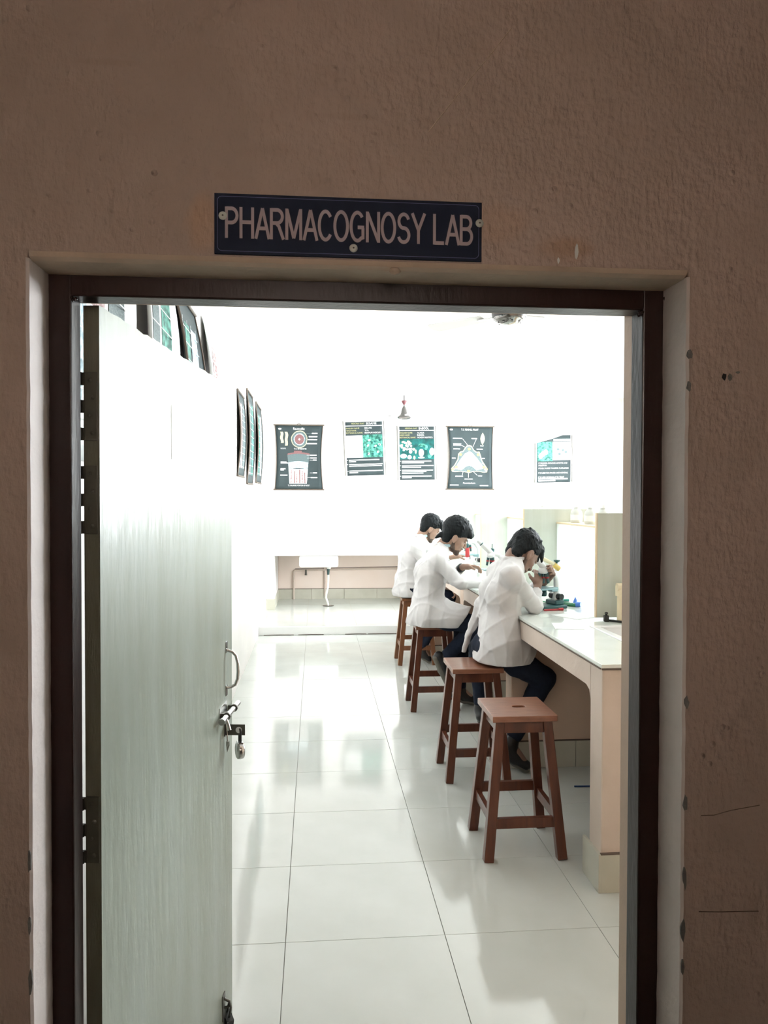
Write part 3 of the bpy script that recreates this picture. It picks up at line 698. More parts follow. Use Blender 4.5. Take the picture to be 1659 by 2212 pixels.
def nv(v): v = np.array(v, float); return v/np.linalg.norm(v)
def basis(az, pitch, roll=0):
    """rows: forward, right, up"""
    f = np.array([cos(radians(az))*cos(radians(pitch)), sin(radians(az))*cos(radians(pitch)), -sin(radians(pitch))])
    r = nv(np.cross(f, [0, 0, 1])); u = np.cross(r, f)
    if roll: c, s_ = cos(radians(roll)), sin(radians(roll)); r, u = r*c+u*s_, u*c-r*s_
    return np.array([f, r, u])
def wrinkle(seed, amp, dirs=6, lo_=22, hi_=48):
    rn = np.random.RandomState(seed); W = []
    for i in range(dirs):
        v = nv(rn.normal(size=3)*[1, 1, .8]); W.append((v*rn.uniform(lo_, hi_), rn.uniform(0, 6), rn.uniform(.5, 1), nv(rn.normal(size=3))*rn.uniform(6, 14), rn.uniform(0, 6)))
    def fn(d, X, Y, Z):
        acc = 0
        for kv, ph, a, k2, p2 in W:
            wv = 1.6*np.sin(k2[0]*X+k2[1]*Y+k2[2]*Z+p2)
            acc = acc + a*(1-2.6*(1-np.abs(np.sin(.5*(kv[0]*X+kv[1]*Y+kv[2]*Z+ph)+wv)))**3)
        return d + amp*acc/ (len(W)**.5)
    return fn

def head(F, c, B, k=.012):
    P = lambda f, r, u: c + B[0]*f + B[1]*r + B[2]*u
    F.ell(P(-.012, 0, .035), (.096, .076, .088), B, k)
    F.ell(P(.032, 0, -.02), (.058, .062, .088), B, .02)
    F.ell(P(.030, 0, -.072), (.058, .050, .038), B, .015)
    F.ell(P(.072, 0, -.100), (.020, .024, .018), B, .015)
    F.cone(P(.082, -.028, .022), P(.082, .028, .022), .010, .010, .012)
    F.ell(P(.058, -.042, -.025), (.022, .018, .018), B, .018); F.ell(P(.058, .042, -.025), (.022, .018, .018), B, .018)
    for s_ in (-1, 1): F.ell(P(.094, s_*.032, .002), (.014, .017, .010), B, .008, 'sub')
    F.cone(P(.088, 0, .008), P(.108, 0, -.028), .008, .0115, .008)
    for s_ in (-1, 1): F.ell(P(.100, s_*.012, -.033), (.010, .008, .007), B, .006)
    F.cone(P(.088, -.018, -.058), P(.088, .018, -.058), .007, .007, .006); F.cone(P(.086, -.016, -.070), P(.086, .016, -.070), .0075, .0075, .006)
    for s_ in (-1, 1):
        F.ell(P(-.002, s_*.078, -.008), (.021, .010, .033), B, .005); F.ell(P(.002, s_*.089, -.006), (.010, .006, .018), B, .004, 'sub')
        F.ell(P(.004, s_*.076, -.036), (.009, .008, .010), B, .004)

def hand(F, wr, d, n, L=.185, curl=25, side=1, spread=.0, k=.005):
    """palm and five separate fingers; d = pointing direction, n = palm normal (fingers curl that way), side = thumb side"""
    wr = np.array(wr, float); d = nv(d); n = nv(np.array(n) - d*np.dot(n, d)); s_ = np.cross(d, n)*side; q = L/.185
    F.cone(wr, wr+d*.03*q, .024*q, .026*q, .01)
    for o_ in (-.022, -.007, .008, .023): F.cone(wr+d*.025*q+s_*o_*.6*q, wr+d*.085*q+s_*o_*q, .0145*q, .0115*q, .012)
    for o_, ln, c0 in ((.027, .068, 0), (.009, .078, 3), (-.009, .072, 6), (-.026, .056, 10)):
        p = wr+d*.088*q+s_*o_*q; a = radians(curl+c0); r_ = .0088*q
        for i, f in enumerate((.44, .32, .24)):
            aa = a*(.5+i*.9); dd = nv(d*cos(aa)+n*sin(aa)+s_*spread*(o_/.027)); e = p+dd*ln*f*q; F.cone(p, e, r_, r_*.92, k); p = e; r_ *= .92
    p = wr+d*.032*q+s_*.022*q; dd = nv(d*.62+s_*.62+n*.35)
    e = p+dd*.042*q; F.cone(p, e, .0145*q, .0105*q, .01); F.cone(e, e+nv(d*.85+s_*.2+n*.5)*.032*q, .0102*q, .0088*q, k)

def person(spec):
    g = {k: np.array(v, float) for k, v in spec['j'].items()}
    root = Vector(spec['root']); T = thing('person', spec['label'], 'person', root)
    az = spec['az']; r = np.array([sin(radians(az)), -cos(radians(az)), 0]); f = np.array([cos(radians(az)), sin(radians(az)), 0]); up = np.array([0, 0, 1.])
    B = basis(*spec['head_dir']); hc = g['head']; P = lambda a, b_, c_: hc + B[0]*a + B[1]*b_ + B[2]*c_
    allp = np.array(list(g.values())); lo = allp.min(0)-.22; hi = allp.max(0)+.22; lo[2] = max(lo[2], -.01)
    h = spec.get('h', .004)
    # ---------------- body, one surface from crown to feet
    F = Field(lo, hi, h)
    head(F, hc, B)
    F.cone(P(-.035, 0, -.055), g['neck'], .052, .056, .02)
    for s_ in (-1, 1):
        F.path([g['pelvis']+r*s_*.07, g['waist']+r*s_*.055, g['chest']+r*s_*.07, g['neck']-up*.07+r*s_*.035], [x_*spec.get('girth', 1)*.86 for x_ in (.085, .08, .09, .05)], .03)
    F.cone(g['shR'], g['shL'], .045, .045, .04)
    for q in 'RL':
        sd = 1 if q == 'R' else -1
        F.path([g['sh'+q], g['el'+q], g['wr'+q]], [.043, .034, .024], .012)
        F.path([g['hip'+q], g['kn'+q], g['an'+q]], [.075, .052, .036], .015)
        F.path([g['an'+q], g['to'+q]], [.035, .024], .012)
        hd = spec['hand'+q]; hand(F, g['wr'+q]+nv(hd[0])*.01, hd[0], hd[1], .175, hd[2], hd[3])
    body = F.mesh('body', spec['skin'], T, root)
    # ---------------- trousers
    c = spec['trousers']
    F = Field(lo, hi, .006)
    gg = spec.get('girth', 1); F.cone(g['hipR'], g['hipL'], .092*gg, .092*gg, .03); F.cone((g['hipR']+g['hipL'])/2, g['waist']-up*.04, .095*gg, .075*gg, .03)
    for q in 'RL':
        e = g['an'+q] + (g['kn'+q]-g['an'+q])*spec.get('cuff', .06)
        F.path([g['hip'+q], g['hip'+q]*.6+g['kn'+q]*.4, g['kn'+q], e], [.078, .088, .070, .052], .02)
    F.apply(wrinkle(spec['seed']+5, .0028))
    zs_ = spec['seat_z']
    F.mesh('trousers', c, T, root)
    # ---------------- shoes
    for q in 'RL':
        F = Field(np.minimum(g['an'+q], g['to'+q])-.11, np.maximum(g['an'+q], g['to'+q])+.11, .005)
        d = nv(g['to'+q]-g['an'+q]); shin = nv(g['kn'+q]-g['an'+q]); dn = spec['sole'+q]; dn = nv(dn)
        heel = g['an'+q]+dn*.035-nv(d-dn*np.dot(d, dn))*.035; toe = g['to'+q]
        F.path([heel, (heel+toe)/2, toe], [.040, .037, .030], .02); F.cone(g['an'+q], g['an'+q]+shin*.03, .045, .042, .02); F.cone(g['an'+q], (heel+toe)/2, .042, .034, .02)
        F.mesh('shoe', M['shoe'], T, root)
        F = Field(np.minimum(heel, toe)-.09, np.maximum(heel, toe)+.09, .005)
        sdv = np.cross(d, dn); o_ = dn*.030
        for s_ in (-1, 0, 1): F.path([heel+o_+sdv*s_*.018, (heel+toe)/2+o_+sdv*s_*.020, toe+o_*.8+sdv*s_*.014], [.017, .015, .014], .02)
        F.mesh('shoe_sole', spec.get('solem', M['sole']), T, root)
    # ---------------- coat
    F = Field(lo, hi, spec.get('hc', .0055))
    for s_ in (-1, 1):
        F.path([g['pelvis']-up*.05+r*s_*.075-f*.01, g['waist']+r*s_*.062, g['chest']+r*s_*.085, g['neck']-up*.045+r*s_*.052-f*.008], [x_*spec.get('girth', 1) for x_ in (.118, .104, .112, .066)], .05)
    F.cone(g['shR']+up*.004, g['shL']+up*.004, .062, .062, .05)
    F.path([g['shR'], g['neck']+r*.02], [.058, .052], .05); F.path([g['shL'], g['neck']-r*.02], [.058, .052], .05)
    for q in 'RL':
        F.path([g['sh'+q], g['el'+q], g['wr'+q]+nv(g['wr'+q]-g['el'+q])*spec.get('sleeve', -.01)], [.068, .054, .041], .022)
    for pts, rs in spec['skirt']: F.path([np.array(p, float) for p in pts], rs, .04)
    wr_ = wrinkle(spec['seed'], spec.get('wr', .0036)); F.apply(wr_)
    # lapel / collar stand, vent and hem cuts
    F.path([g['neck']+f*.03+r*.055+up*.012, g['neck']-f*.045+up*.03+r*.03, g['neck']-f*.045+up*.03-r*.03, g['neck']+f*.03-r*.055+up*.012], [.013]*4, .008)
    for a, b_, rr in spec.get('vent', []): F.cone(a, b_, rr, rr*.15, .003, 'sub')
    for pl in spec['cut']:
        n_ = nv(pl[0]); p0 = np.array(pl[1], float); R_ = pl[2]
        def cf(d, X, Y, Z, n_=n_, p0=p0, R_=R_):
            s2 = (X-p0[0])*n_[0]+(Y-p0[1])*n_[1]+(Z-p0[2])*n_[2]
            if R_ is None: return np.maximum(d, s2)
            near = ((X-p0[0])**2+(Y-p0[1])**2+(Z-p0[2])**2) < R_**2
            return np.where(near, np.maximum(d, s2), d)
        F.apply(cf)
    # open the cuffs so the wrist comes out of a sleeve
    for q in 'RL':
        e = g['wr'+q]+nv(g['wr'+q]-g['el'+q])*spec.get('sleeve', -.01); dd = nv(g['wr'+q]-g['el'+q])
        F.cone(e+dd*.01, e+dd*.06, .050, .060, .002, 'sub'); F.cone(e-dd*.03, e+dd*.03, .030, .033, .003, 'sub')
    coat = F.mesh('lab_coat', M['coat'], T, root)
    # shirt collar
    F = Field(g['neck']-.13, g['neck']+.13, .004)
    nk = nv(P(-.035, 0, -.055)-g['neck'])
    a_ = g['neck']+nk*.028; ring = [a_+(f*cos(t)+r*sin(t))*.058 + up*.004 for t in np.linspace(0, 2*pi, 13)]
    F.path(ring, [.011]*13, .008); F.mesh('shirt_collar', spec.get('collar', M['shirt']), T, root)
    # ---------------- hair
    hs_ = spec['hair']; F = Field(hc-.19, hc+.19, .0038)
    xs_t, ys_t = hs_['line']
    def cut(X, Y, Z):
        x = (X-hc[0])*B[0][0]+(Y-hc[1])*B[0][1]+(Z-hc[2])*B[0][2]; z = (X-hc[0])*B[2][0]+(Y-hc[1])*B[2][1]+(Z-hc[2])*B[2][2]
        return (np.interp(x, xs_t, ys_t)-z)*.8
    F.ell(P(*hs_['c']), hs_['r'], B, .004, 'add', cut)
    for s_ in (-1, 1): F.path([P(-.060, s_*.028, -.01), P(-.050, s_*.026, -.050), P(-.044, s_*.022, -.072)], [.044, .034, .024], .02)
    for a, b_, ra, rb in hs_.get('locks', []): F.cone(P(*a), P(*b_), ra, rb, .012)
    rn = np.random.RandomState(spec['seed']+9)
    for i in range(60):      # tufts standing a little proud of the mass
        t = rn.uniform(-1.2, 2.6); ph = rn.uniform(-1.4, 1.4); c_ = hs_['c']; R_ = hs_['r']
        p = np.array([c_[0]+R_[0]*.97*cos(t)*cos(ph), c_[1]+R_[1]*.97*sin(ph), c_[2]+R_[2]*.97*sin(t)*cos(ph)])
        if p[2] < np.interp(p[0], xs_t, ys_t)+.012: continue
        q2 = p+np.array([rn.uniform(-.012, .02), rn.uniform(-.010, .010), rn.uniform(-.010, .004)])
        F.cone(P(*p), P(*q2), rn.uniform(.006, .011), .003, .008)
    F.apply(wrinkle(spec['seed']+3, .0016, 6, 120, 260))
    F.mesh('hair', M['hair'], T, root)
    # ---------------- stubble: thin shell over jaw, chin and upper lip
    F = Field(hc-.16, hc+.16, .004)
    F.ell(P(.030, 0, -.072), (.060, .052, .040), B, .01); F.ell(P(.072, 0, -.100), (.022, .026, .020), B, .012)
    for s_ in (-1, 1): F.cone(P(.006, s_*.058, -.035), P(.02, s_*.045, -.075), .012, .016, .012)
    F.cone(P(.094, -.022, -.049), P(.094, .022, -.049), .0055, .0055, .004)
    F.cone(P(.092, -.02, -.064), P(.092, .02, -.064), .0085, .0085, .004, 'sub')
    F.mesh('beard', spec.get('beard', M['beard']), T, root)
    for s_ in (-1, 1):
        q = MB(); cc = P(.079, s_*.032, .003); q.lathe([(.0115*sin(t), -.0115*cos(t)) for t in np.linspace(0, pi, 9)], cc, 14); q.build('eyeball', M['eye'], T, root)
        q = MB(); q.tube([P(.093, s_*.018, .021), P(.094, s_*.034, .026), P(.086, s_*.05, .021)], [.0028, .0035, .002], 6); q.build('eyebrow', M['hair'], T, root)
        F = Field(P(.080, s_*.032, .008)-.03, P(.080, s_*.032, .008)+.03, .003)
        F.ell(P(.080, s_*.032, .007), (.0135, .016, .009), B, .002); F.mesh('eyelid', spec['skin'], T, root)
    return T

HL = ([-.13, -.085, -.045, -.012, .012, .035, .07, .11], [-.11, -.105, -.050, -.012, .012, .022, .050, .055])
person(dict(label='bearded young man in a white lab coat, nearest of the three, bent over a microscope', root=(1.06, 4.45, 0), az=3, seed=3, h=.0042,
    skin=M['skin'], trousers=M['navy'], seat_z=.65, collar=M['coat'], wr=.0075, cuff=.16,
    head_dir=(22, 48), j=dict(pelvis=(1.085, 4.44, .775), waist=(1.092, 4.45, .91), chest=(1.088, 4.46, 1.055), neck=(1.160, 4.475, 1.230), head=(1.242, 4.51, 1.288),
      shR=(1.118, 4.285, 1.165), elR=(1.278, 4.41, .985), wrR=(1.345, 4.57, 1.065), shL=(1.115, 4.650, 1.160), elL=(1.33, 4.79, .98), wrL=(1.44, 4.68, 1.11),
      hipR=(1.06, 4.345, .735), knR=(1.36, 4.47, .540), anR=(1.145, 4.43, .16), toR=(1.235, 4.40, .045), hipL=(1.02, 4.53, .735), knL=(1.055, 4.86, .60), anL=(1.068, 4.86, .255), toL=(1.10, 5.0, .20)),
    handR=((.25, .45, .7), (-.2, .5, -.3), 40, 1), handL=((.1, -.6, .45), (-.6, -.3, 0), 40, -1), soleR=(.1, .0, -1), soleL=(.1, .1, -1), girth=.90,
    skirt=[([(1.07, 4.43, .84), (1.055, 4.43, .62)], [.108, .128]), ([(1.07, 4.52, .84), (1.04, 4.54, .62)], [.100, .118]), ([(1.085, 4.355, .84), (1.085, 4.355, .62)], [.112, .126]), ([(1.08, 4.345, .76), (1.20, 4.39, .685)], [.118, .112]), ([(1.08, 4.38, .775), (1.20, 4.41, .70)], [.112, .104]),
           ([(1.005, 4.60, .98), (.960, 4.64, .84), (.905, 4.68, .62)], [.045, .026, .026])],
    vent=[((.925, 4.56, .62), (.975, 4.56, .86), .034)],
    cut=[((0, 0, -1), (1.0, 4.4, .662), None), ((.75, .25, -.75), (1.195, 4.40, .665), .5)],
    hair=dict(c=(-.02, 0, .05), r=(.106, .084, .098), line=HL,
      locks=[((.06, .02, .10), (.112, .03, .055), .026, .010), ((.05, -.02, .11), (.115, -.01, .055), .026, .009), ((.06, .045, .08), (.104, .052, .035), .02, .008),
             ((-.09, .0, .09), (-.118, .01, .075), .025, .012), ((-.05, .02, .12), (-.085, .02, .125), .02, .010)])))
person(dict(label='man in a white lab coat with wristwatch and thick dark hair, middle of the three', root=(.88, 5.8, 0), az=3, seed=11, h=.005, hc=.006,
    skin=M['skin2'], trousers=M['navy'], seat_z=.65, wr=.0075, sleeve=-.015, cuff=.05,
    head_dir=(-6, 32), j=dict(pelvis=(.865, 5.80, .765), waist=(.865, 5.80, .90), chest=(.875, 5.80, 1.045), neck=(.958, 5.80, 1.228), head=(1.062, 5.79, 1.318),
      shR=(.900, 5.61, 1.150), elR=(1.060, 5.54, .992), wrR=(1.27, 5.60, .982), shL=(.945, 5.97, 1.148), elL=(1.05, 6.02, .985), wrL=(1.135, 5.84, 1.085),
      hipR=(.85, 5.70, .735), knR=(1.215, 5.66, .665), anR=(.975, 5.745, .395), toR=(1.025, 5.765, .205), hipL=(.88, 5.88, .735), knL=(1.14, 5.90, .64), anL=(1.12, 5.88, .125), toL=(1.225, 5.875, .045)),
    handR=((1, .25, -.05), (0, 0, -1), 20, 1), handL=((.9, -.25, .02), (0, -.3, -1), 35, -1), soleR=(-1, -.15, -.35), soleL=(0, 0, -1),
    skirt=[([(.84, 5.80, .80), (.80, 5.80, .69)], [.125, .118]), ([(.88, 5.72, .77), (1.12, 5.68, .720)], [.118, .100]), ([(.90, 5.88, .77), (1.06, 5.90, .72)], [.115, .09]), ([(.85, 5.70, .74), (1.02, 5.66, .70)], [.118, .10])],
    cut=[((0, 0, -1), (.8, 5.8, .652), None), ((.80, 0, -.60), (1.115, 5.7, .74), .35)],
    hair=dict(c=(-.02, 0, .058), r=(.116, .092, .108), line=([-.14, -.085, -.045, -.012, .012, .035, .07, .13], [-.105, -.10, -.05, -.015, .005, .018, .040, .045]),
      locks=[((.05, .0, .105), (.100, .0, .075), .038, .024), ((.05, .03, .095), (.095, .04, .065), .032, .02), ((-.10, .02, -.04), (-.125, .02, -.085), .025, .008)])))
person(dict(label='man in a white lab coat with short dark hair, farthest of the three, looking down', root=(.93, 7.45, 0), az=4, seed=21, h=.006, hc=.007,
    skin=M['skin2'], trousers=M['navy'], seat_z=.65, wr=.0065, sleeve=-.02,
    head_dir=(0, 34), j=dict(pelvis=(.915, 7.47, .765), waist=(.915, 7.47, .89), chest=(.935, 7.47, 1.03), neck=(1.03, 7.48, 1.215), head=(1.125, 7.50, 1.312),
      shR=(.965, 7.28, 1.125), elR=(1.10, 7.20, .92), wrR=(1.295, 7.21, .80), shL=(1.02, 7.67, 1.125), elL=(1.19, 7.72, .98), wrL=(1.40, 7.66, 1.02),
      hipR=(.92, 7.37, .735), knR=(1.27, 7.26, .66), anR=(1.03, 7.38, .17), toR=(1.10, 7.37, .05), hipL=(.93, 7.57, .735), knL=(1.10, 7.80, .62), anL=(1.10, 7.76, .14), toL=(1.20, 7.78, .045)),
    handR=((.25, .0, -.95), (-.8, 0, -.2), 30, 1), handL=((1, -.1, .1), (0, 0, -1), 35, -1), soleR=(.1, 0, -1), soleL=(0, 0, -1),
    skirt=[([(.89, 7.47, .80), (.86, 7.46, .70)], [.125, .115]), ([(.93, 7.40, .77), (1.08, 7.36, .72)], [.115, .09]), ([(.93, 7.55, .77), (1.02, 7.62, .72)], [.115, .09])],
    cut=[((0, 0, -1), (.9, 7.4, .655), None)],
    hair=dict(c=(-.02, 0, .052), r=(.110, .088, .100), line=HL, locks=[((.06, .0, .11), (.115, .0, .06), .03, .014), ((.05, .04, .10), (.105, .045, .05), .025, .012)])))
# wristwatch of the middle man
wt = thing('wristwatch', 'black wristwatch on the left wrist of the middle man', 'watch', (1.123, 5.865, 1.073))
q = MB(); dv = Vector((.085, -.18, .10)).normalized(); q.tube([dv*-.013, dv*.013], .034, 20); q.build('strap', M['watch'], wt)

# ================================================================== DOOR LEAF AND ITS FITTINGS
DL = bpy.data.objects.new('door_1', None); COL.objects.link(DL); tag(DL, kind='structure')
DL.location = (-.376, 1.385, 0); DL.rotation_euler = (0, 0, radians(-7))
# local frame: +Y along the leaf, +X out of the face seen from the corridor
LW, LT, LH = .997, .028, 1.953
def leafpoly():
    bm = bmesh.new(); b_ = MB(); n = 40; vs = []
    for i in range(n+1):
        y = LW*i/n; z = LH + .0012*sin(i*2.1) - (.003 if i in (9, 16) else 0); vs.append((y, z))
    for i in range(n):
        (y0, z0), (y1, z1) = vs[i], vs[i+1]
        b_.add([(0, y0, .012), (0, y1, .012), (0, y1, z1), (0, y0, z0)], [(0, 1, 2, 3)], 0)
        b_.add([(-LT, y0, .012), (-LT, y1, .012), (-LT, y1, z1), (-LT, y0, z0)], [(3, 2, 1, 0)], 0)
        b_.add([(0, y0, z0), (0, y1, z1), (-LT, y1, z1), (-LT, y0, z0)], [(0, 1, 2, 3)], 0)
    b_.add([(0, 0, .012), (0, 0, LH), (-LT, 0, LH), (-LT, 0, .012)], [(0, 1, 2, 3)], 1)
    b_.add([(0, LW, .012), (0, LW, LH), (-LT, LW, LH), (-LT, LW, .012)], [(3, 2, 1, 0)], 0)
    b_.add([(0, 0, .012), (-LT, 0, .012), (-LT, LW, .012), (0, LW, .012)], [(0, 1, 2, 3)], 1)
    bm.free(); return b_
leafpoly().build('door_leaf', [M['door'], M['door_edge']], DL, fixn=False)
for z0, z1 in ((1.717, 1.837), (1.554, 1.674), (.973, 1.091)):
    q = MB(); q.box((-.0265, -.003, z0), (-.003, 0, z1), bev=.0008)
    n = 5; hgt = (z1-z0)/n
    for k in range(0, n, 2): q.tube([(-.033, -.006, z0+k*hgt+.001), (-.033, -.006, z0+(k+1)*hgt-.001)], .0048, 10); q.box((-.033, -.004, z0+k*hgt+.001), (-.024, -.001, z0+(k+1)*hgt-.001))
    hg = q.build('hinge', M['hinge'], DL)
    for i, dx in enumerate((-.012, -.017, -.011, -.016)):
        q = MB(); zc = z0+.014+i*(z1-z0-.028)/3; q.lathe([(0, .0018), (.003, .0014), (.0038, 0)], (dx, -.003, zc), 10, M=Matrix.Rotation(radians(90), 4, 'X'))
        sc_ = q.build('screw', M['hinge'], hg)
q = MB()
q.box((0, .915, 1.158), (.002, .935, 1.192), bev=.0008); q.box((0, .915, 1.030), (.002, .935, 1.062), bev=.0008)
q.tube([(.002, .925, 1.166), (.018, .927, 1.160), (.028, .930, 1.148), (.033, .932, 1.125), (.034, .932, 1.10), (.032, .931, 1.078), (.026, .929, 1.062), (.014, .927, 1.055), (.002, .925, 1.054)], [.005, .0045, .0045, .0048, .0048, .0046, .0045, .0045, .005], 10)
q.build('pull_handle', M['steel'], DL)
bl = MB(); bl.box((0, .84, .975), (.002, .925, 1.015), bev=.0008)
bl.tube([(.017, .80, .9865), (.017, 1.008, .9865)], .0082, 16)
bl.tube([(.017, .80, .9865), (.017, .812, .9865)], .0098, 16)
bo = bl.build('tower_bolt', M['steel'], DL)
for y in (.86, .95):
    q = MB(); q.tube([(.017, y-.003, .9865), (.017, y+.003, .9865)], .0115, 16); q.box((0, y-.003, .978), (.015, y+.003, .995)); q.build('bolt_ring', M['steel_dark'], bo)
q = MB(); q.tube([(.017, .845, .9865), (.026, .845, .965), (.028, .845, .952)], [.005, .0045, .006], 8); q.build('bolt_knob', M['steel'], bo)
q = MB(); q.box((0, .90, .915), (.003, .925, .955), bev=.0008); q.box((0, .905, .918), (.060, .909, .950), bev=.001); 
hp = q.build('hasp_bracket', M['steel_dark'], DL)
q = MB(); q.lathe([(0, .0001), (.0095, .0001)], (.042, .9046, .934), 16, M=Matrix.Rotation(radians(90), 4, 'X')); q.build('eye_hole', M['panel_white'], hp)
q = MB(); q.tube([(.005, .90, .955), (.008, .90, .93), (.010, .90, .90)], .0022, 6); q.prism([(.005, .902), (.015, .902), (.016, .888), (.009, .868)], .897, .902); q.build('hasp_tongue', M['steel'], DL)
q = MB(); q.box((0, .87, .160), (.003, .90, .085), bev=.0008); q.tube([(.003, .885, .145), (.018, .885, .138), (.02, .885, .125), (.003, .885, .118)], .004, 8); q.build('lower_staple', M['steel_dark'], DL)
# paper label with its code left out
q = MB(); q.box((0, .405, 1.705), (.0006, .515, 1.830)); q.build('paper_label', M['paper'], DL)
def padlock(loc, label, round_, rot, tilt=0):
    t = thing('padlock', label, 'padlock', loc, None); t.rotation_euler = (radians(tilt), 0, radians(-7)+rot)
    s = MB(); s.tube([(0, -.009, -.045), (0, -.009, -.012), (0, -.007, -.004), (0, 0, 0), (0, .007, -.004), (0, .009, -.012), (0, .009, -.045)], .0032, 8); s.build('shackle', M['black'] if round_ else M['steel_dark'], t)
    b_ = MB()
    if round_:
        b_.lathe([(0, .011), (.021, .0105), (.0245, .008), (.0255, 0), (.0245, -.008), (.021, -.0105), (0, -.011)], (0, 0, -.063), 28, M=Matrix.Rotation(radians(90), 4, 'Y'))
        b_.box((-.008, -.014, -.046), (.008, .014, -.038), bev=.002)
    else:
        b_.prism([(-.022, -.045), (.022, -.045), (.024, -.06), (.020, -.084), (.012, -.092), (-.012, -.092), (-.020, -.084), (-.024, -.06)], -.011, .011, f=lambda a, y, z: (y, a, z))
    b_.build('lock_body', M['steel'] if round_ else M['black'], t)
    k = MB(); k.lathe([(0, -.0005), (.004, -.0005), (.005, .0)], (0, 0, -.0885 if round_ else -.092), 10); k.build('keyway', M['black'], t)
    return t
def leafpt(x, y, z):
    c, s_ = cos(radians(-7)), sin(radians(-7)); return (-.376 + x*c - y*s_, 1.385 + x*s_ + y*c, z)
padlock(leafpt(.045, .906, .937), 'round steel padlock hanging from the hasp below the door handle', True, radians(25))
padlock(leafpt(.020, .888, .128), 'small black padlock hanging near the foot of the door', False, radians(35), 24)

# ================================================================== SIGN
sg = thing('door_sign', 'dark blue sign reading PHARMACOGNOSY LAB above the doorway', 'sign', (.0535, YW, 2.041))
SW, SH = .209, .0465
q = MB(); q.box((-SW, -.0045, -SH), (SW, -.0008, SH), bev=.0006); q.build('plate', M['sign_blue'], sg)
def rrect(w_, h_, r_, y, th):
    pts = []
    for cx, cz, a0 in ((w_-r_, h_-r_, 0), (-w_+r_, h_-r_, 90), (-w_+r_, -h_+r_, 180), (w_-r_, -h_+r_, 270)):
        for k in range(7): a = radians(a0+15*k); pts.append((cx+r_*cos(a), cz+r_*sin(a), cos(a), sin(a)))
    vs = []; n = len(pts)
    for x, z, c, s_ in pts: vs += [(x, y, z), (x-c*th, y, z-s_*th)]
    return vs, [(2*i, 2*i+1, (2*i+3) % (2*n), (2*i+2) % (2*n)) for i in range(n)]
q = MB(); q.add(*rrect(SW-.0045, SH-.0045, .007, -.0049, .0007)); q.build('border_line', M['sign_line'], sg)
def text_mesh(txt, width, height, depth=0.0):
    cu = bpy.data.curves.new('txt', 'FONT'); cu.body = txt; cu.align_x = 'CENTER'; cu.align_y = 'CENTER'; cu.resolution_u = 4 if depth == 0 and height < .03 else 8
    to = bpy.data.objects.new('txt', cu); COL.objects.link(to)
    me = to.to_mesh(); vs = np.array([v.co[:2] for v in me.vertices]); fs = [tuple(p.vertices) for p in me.polygons]; to.to_mesh_clear()
    bpy.data.objects.remove(to); bpy.data.curves.remove(cu)
    lo, hi = vs.min(0), vs.max(0); vs = (vs-(lo+hi)/2)/(hi-lo)
    return vs*[width, height], fs
def arc(cx, cy, rx_, ry_, a0, a1, n=18): return [(cx+rx_*cos(radians(a0+(a1-a0)*k/n)), cy+ry_*sin(radians(a0+(a1-a0)*k/n))) for k in range(n+1)]
HT = .060       # half stroke
GL = {  # width, strokes as centre lines in a box one unit tall
 'P': (.50, [[(.05, 0), (.05, 1)], [(.05, .945), (.24, .945)]+arc(.24, .72, .20, .225, 90, -90, 12)+[(.05, .495)]]),
 'H': (.53, [[(.05, 0), (.05, 1)], [(.48, 0), (.48, 1)], [(.05, .52), (.48, .52)]]),
 'A': (.56, [[(.035, 0), (.28, .985)], [(.525, 0), (.28, .985)], [(.12, .34), (.44, .34)]]),
 'R': (.54, [[(.05, 0), (.05, 1)], [(.05, .945), (.26, .945)]+arc(.26, .735, .20, .21, 90, -90, 12)+[(.05, .525)], [(.25, .50), (.33, .42), (.50, 0)]]),
 'M': (.62, [[(.05, 0), (.05, 1)], [(.57, 0), (.57, 1)], [(.06, .97), (.31, .05)], [(.56, .97), (.31, .05)]]),
 'C': (.55, [arc(.285, .5, .235, .455, 38, 322, 30)]),
 'O': (.58, [arc(.29, .5, .24, .455, 0, 360, 36)]),
 'G': (.58, [arc(.29, .5, .24, .455, 42, 305, 28)+[(.50, .15), (.50, .46)], [(.30, .475), (.545, .475)]]),
 'N': (.53, [[(.05, 0), (.05, 1)], [(.48, 0), (.48, 1)], [(.06, .96), (.47, .04)]]),
 'S': (.52, [arc(.26, .725, .185, .225, 15, 255, 18)+arc(.26, .275, .20, .23, 80, -165, 18)]),
 'Y': (.54, [[(.03, 1), (.27, .44)], [(.51, 1), (.27, .44)], [(.27, 0), (.27, .46)]]),
 'L': (.44, [[(.05, 0), (.05, 1)], [(.05, .055), (.42, .055)]]),
 'B': (.52, [[(.05, 0), (.05, 1)], [(.05, .945), (.24, .945)]+arc(.24, .74, .185, .205, 90, -90, 12)+[(.05, .535)], [(.05, .535), (.26, .535)]+arc(.26, .295, .20, .24, 90, -90, 12)+[(.05, .055)]])}
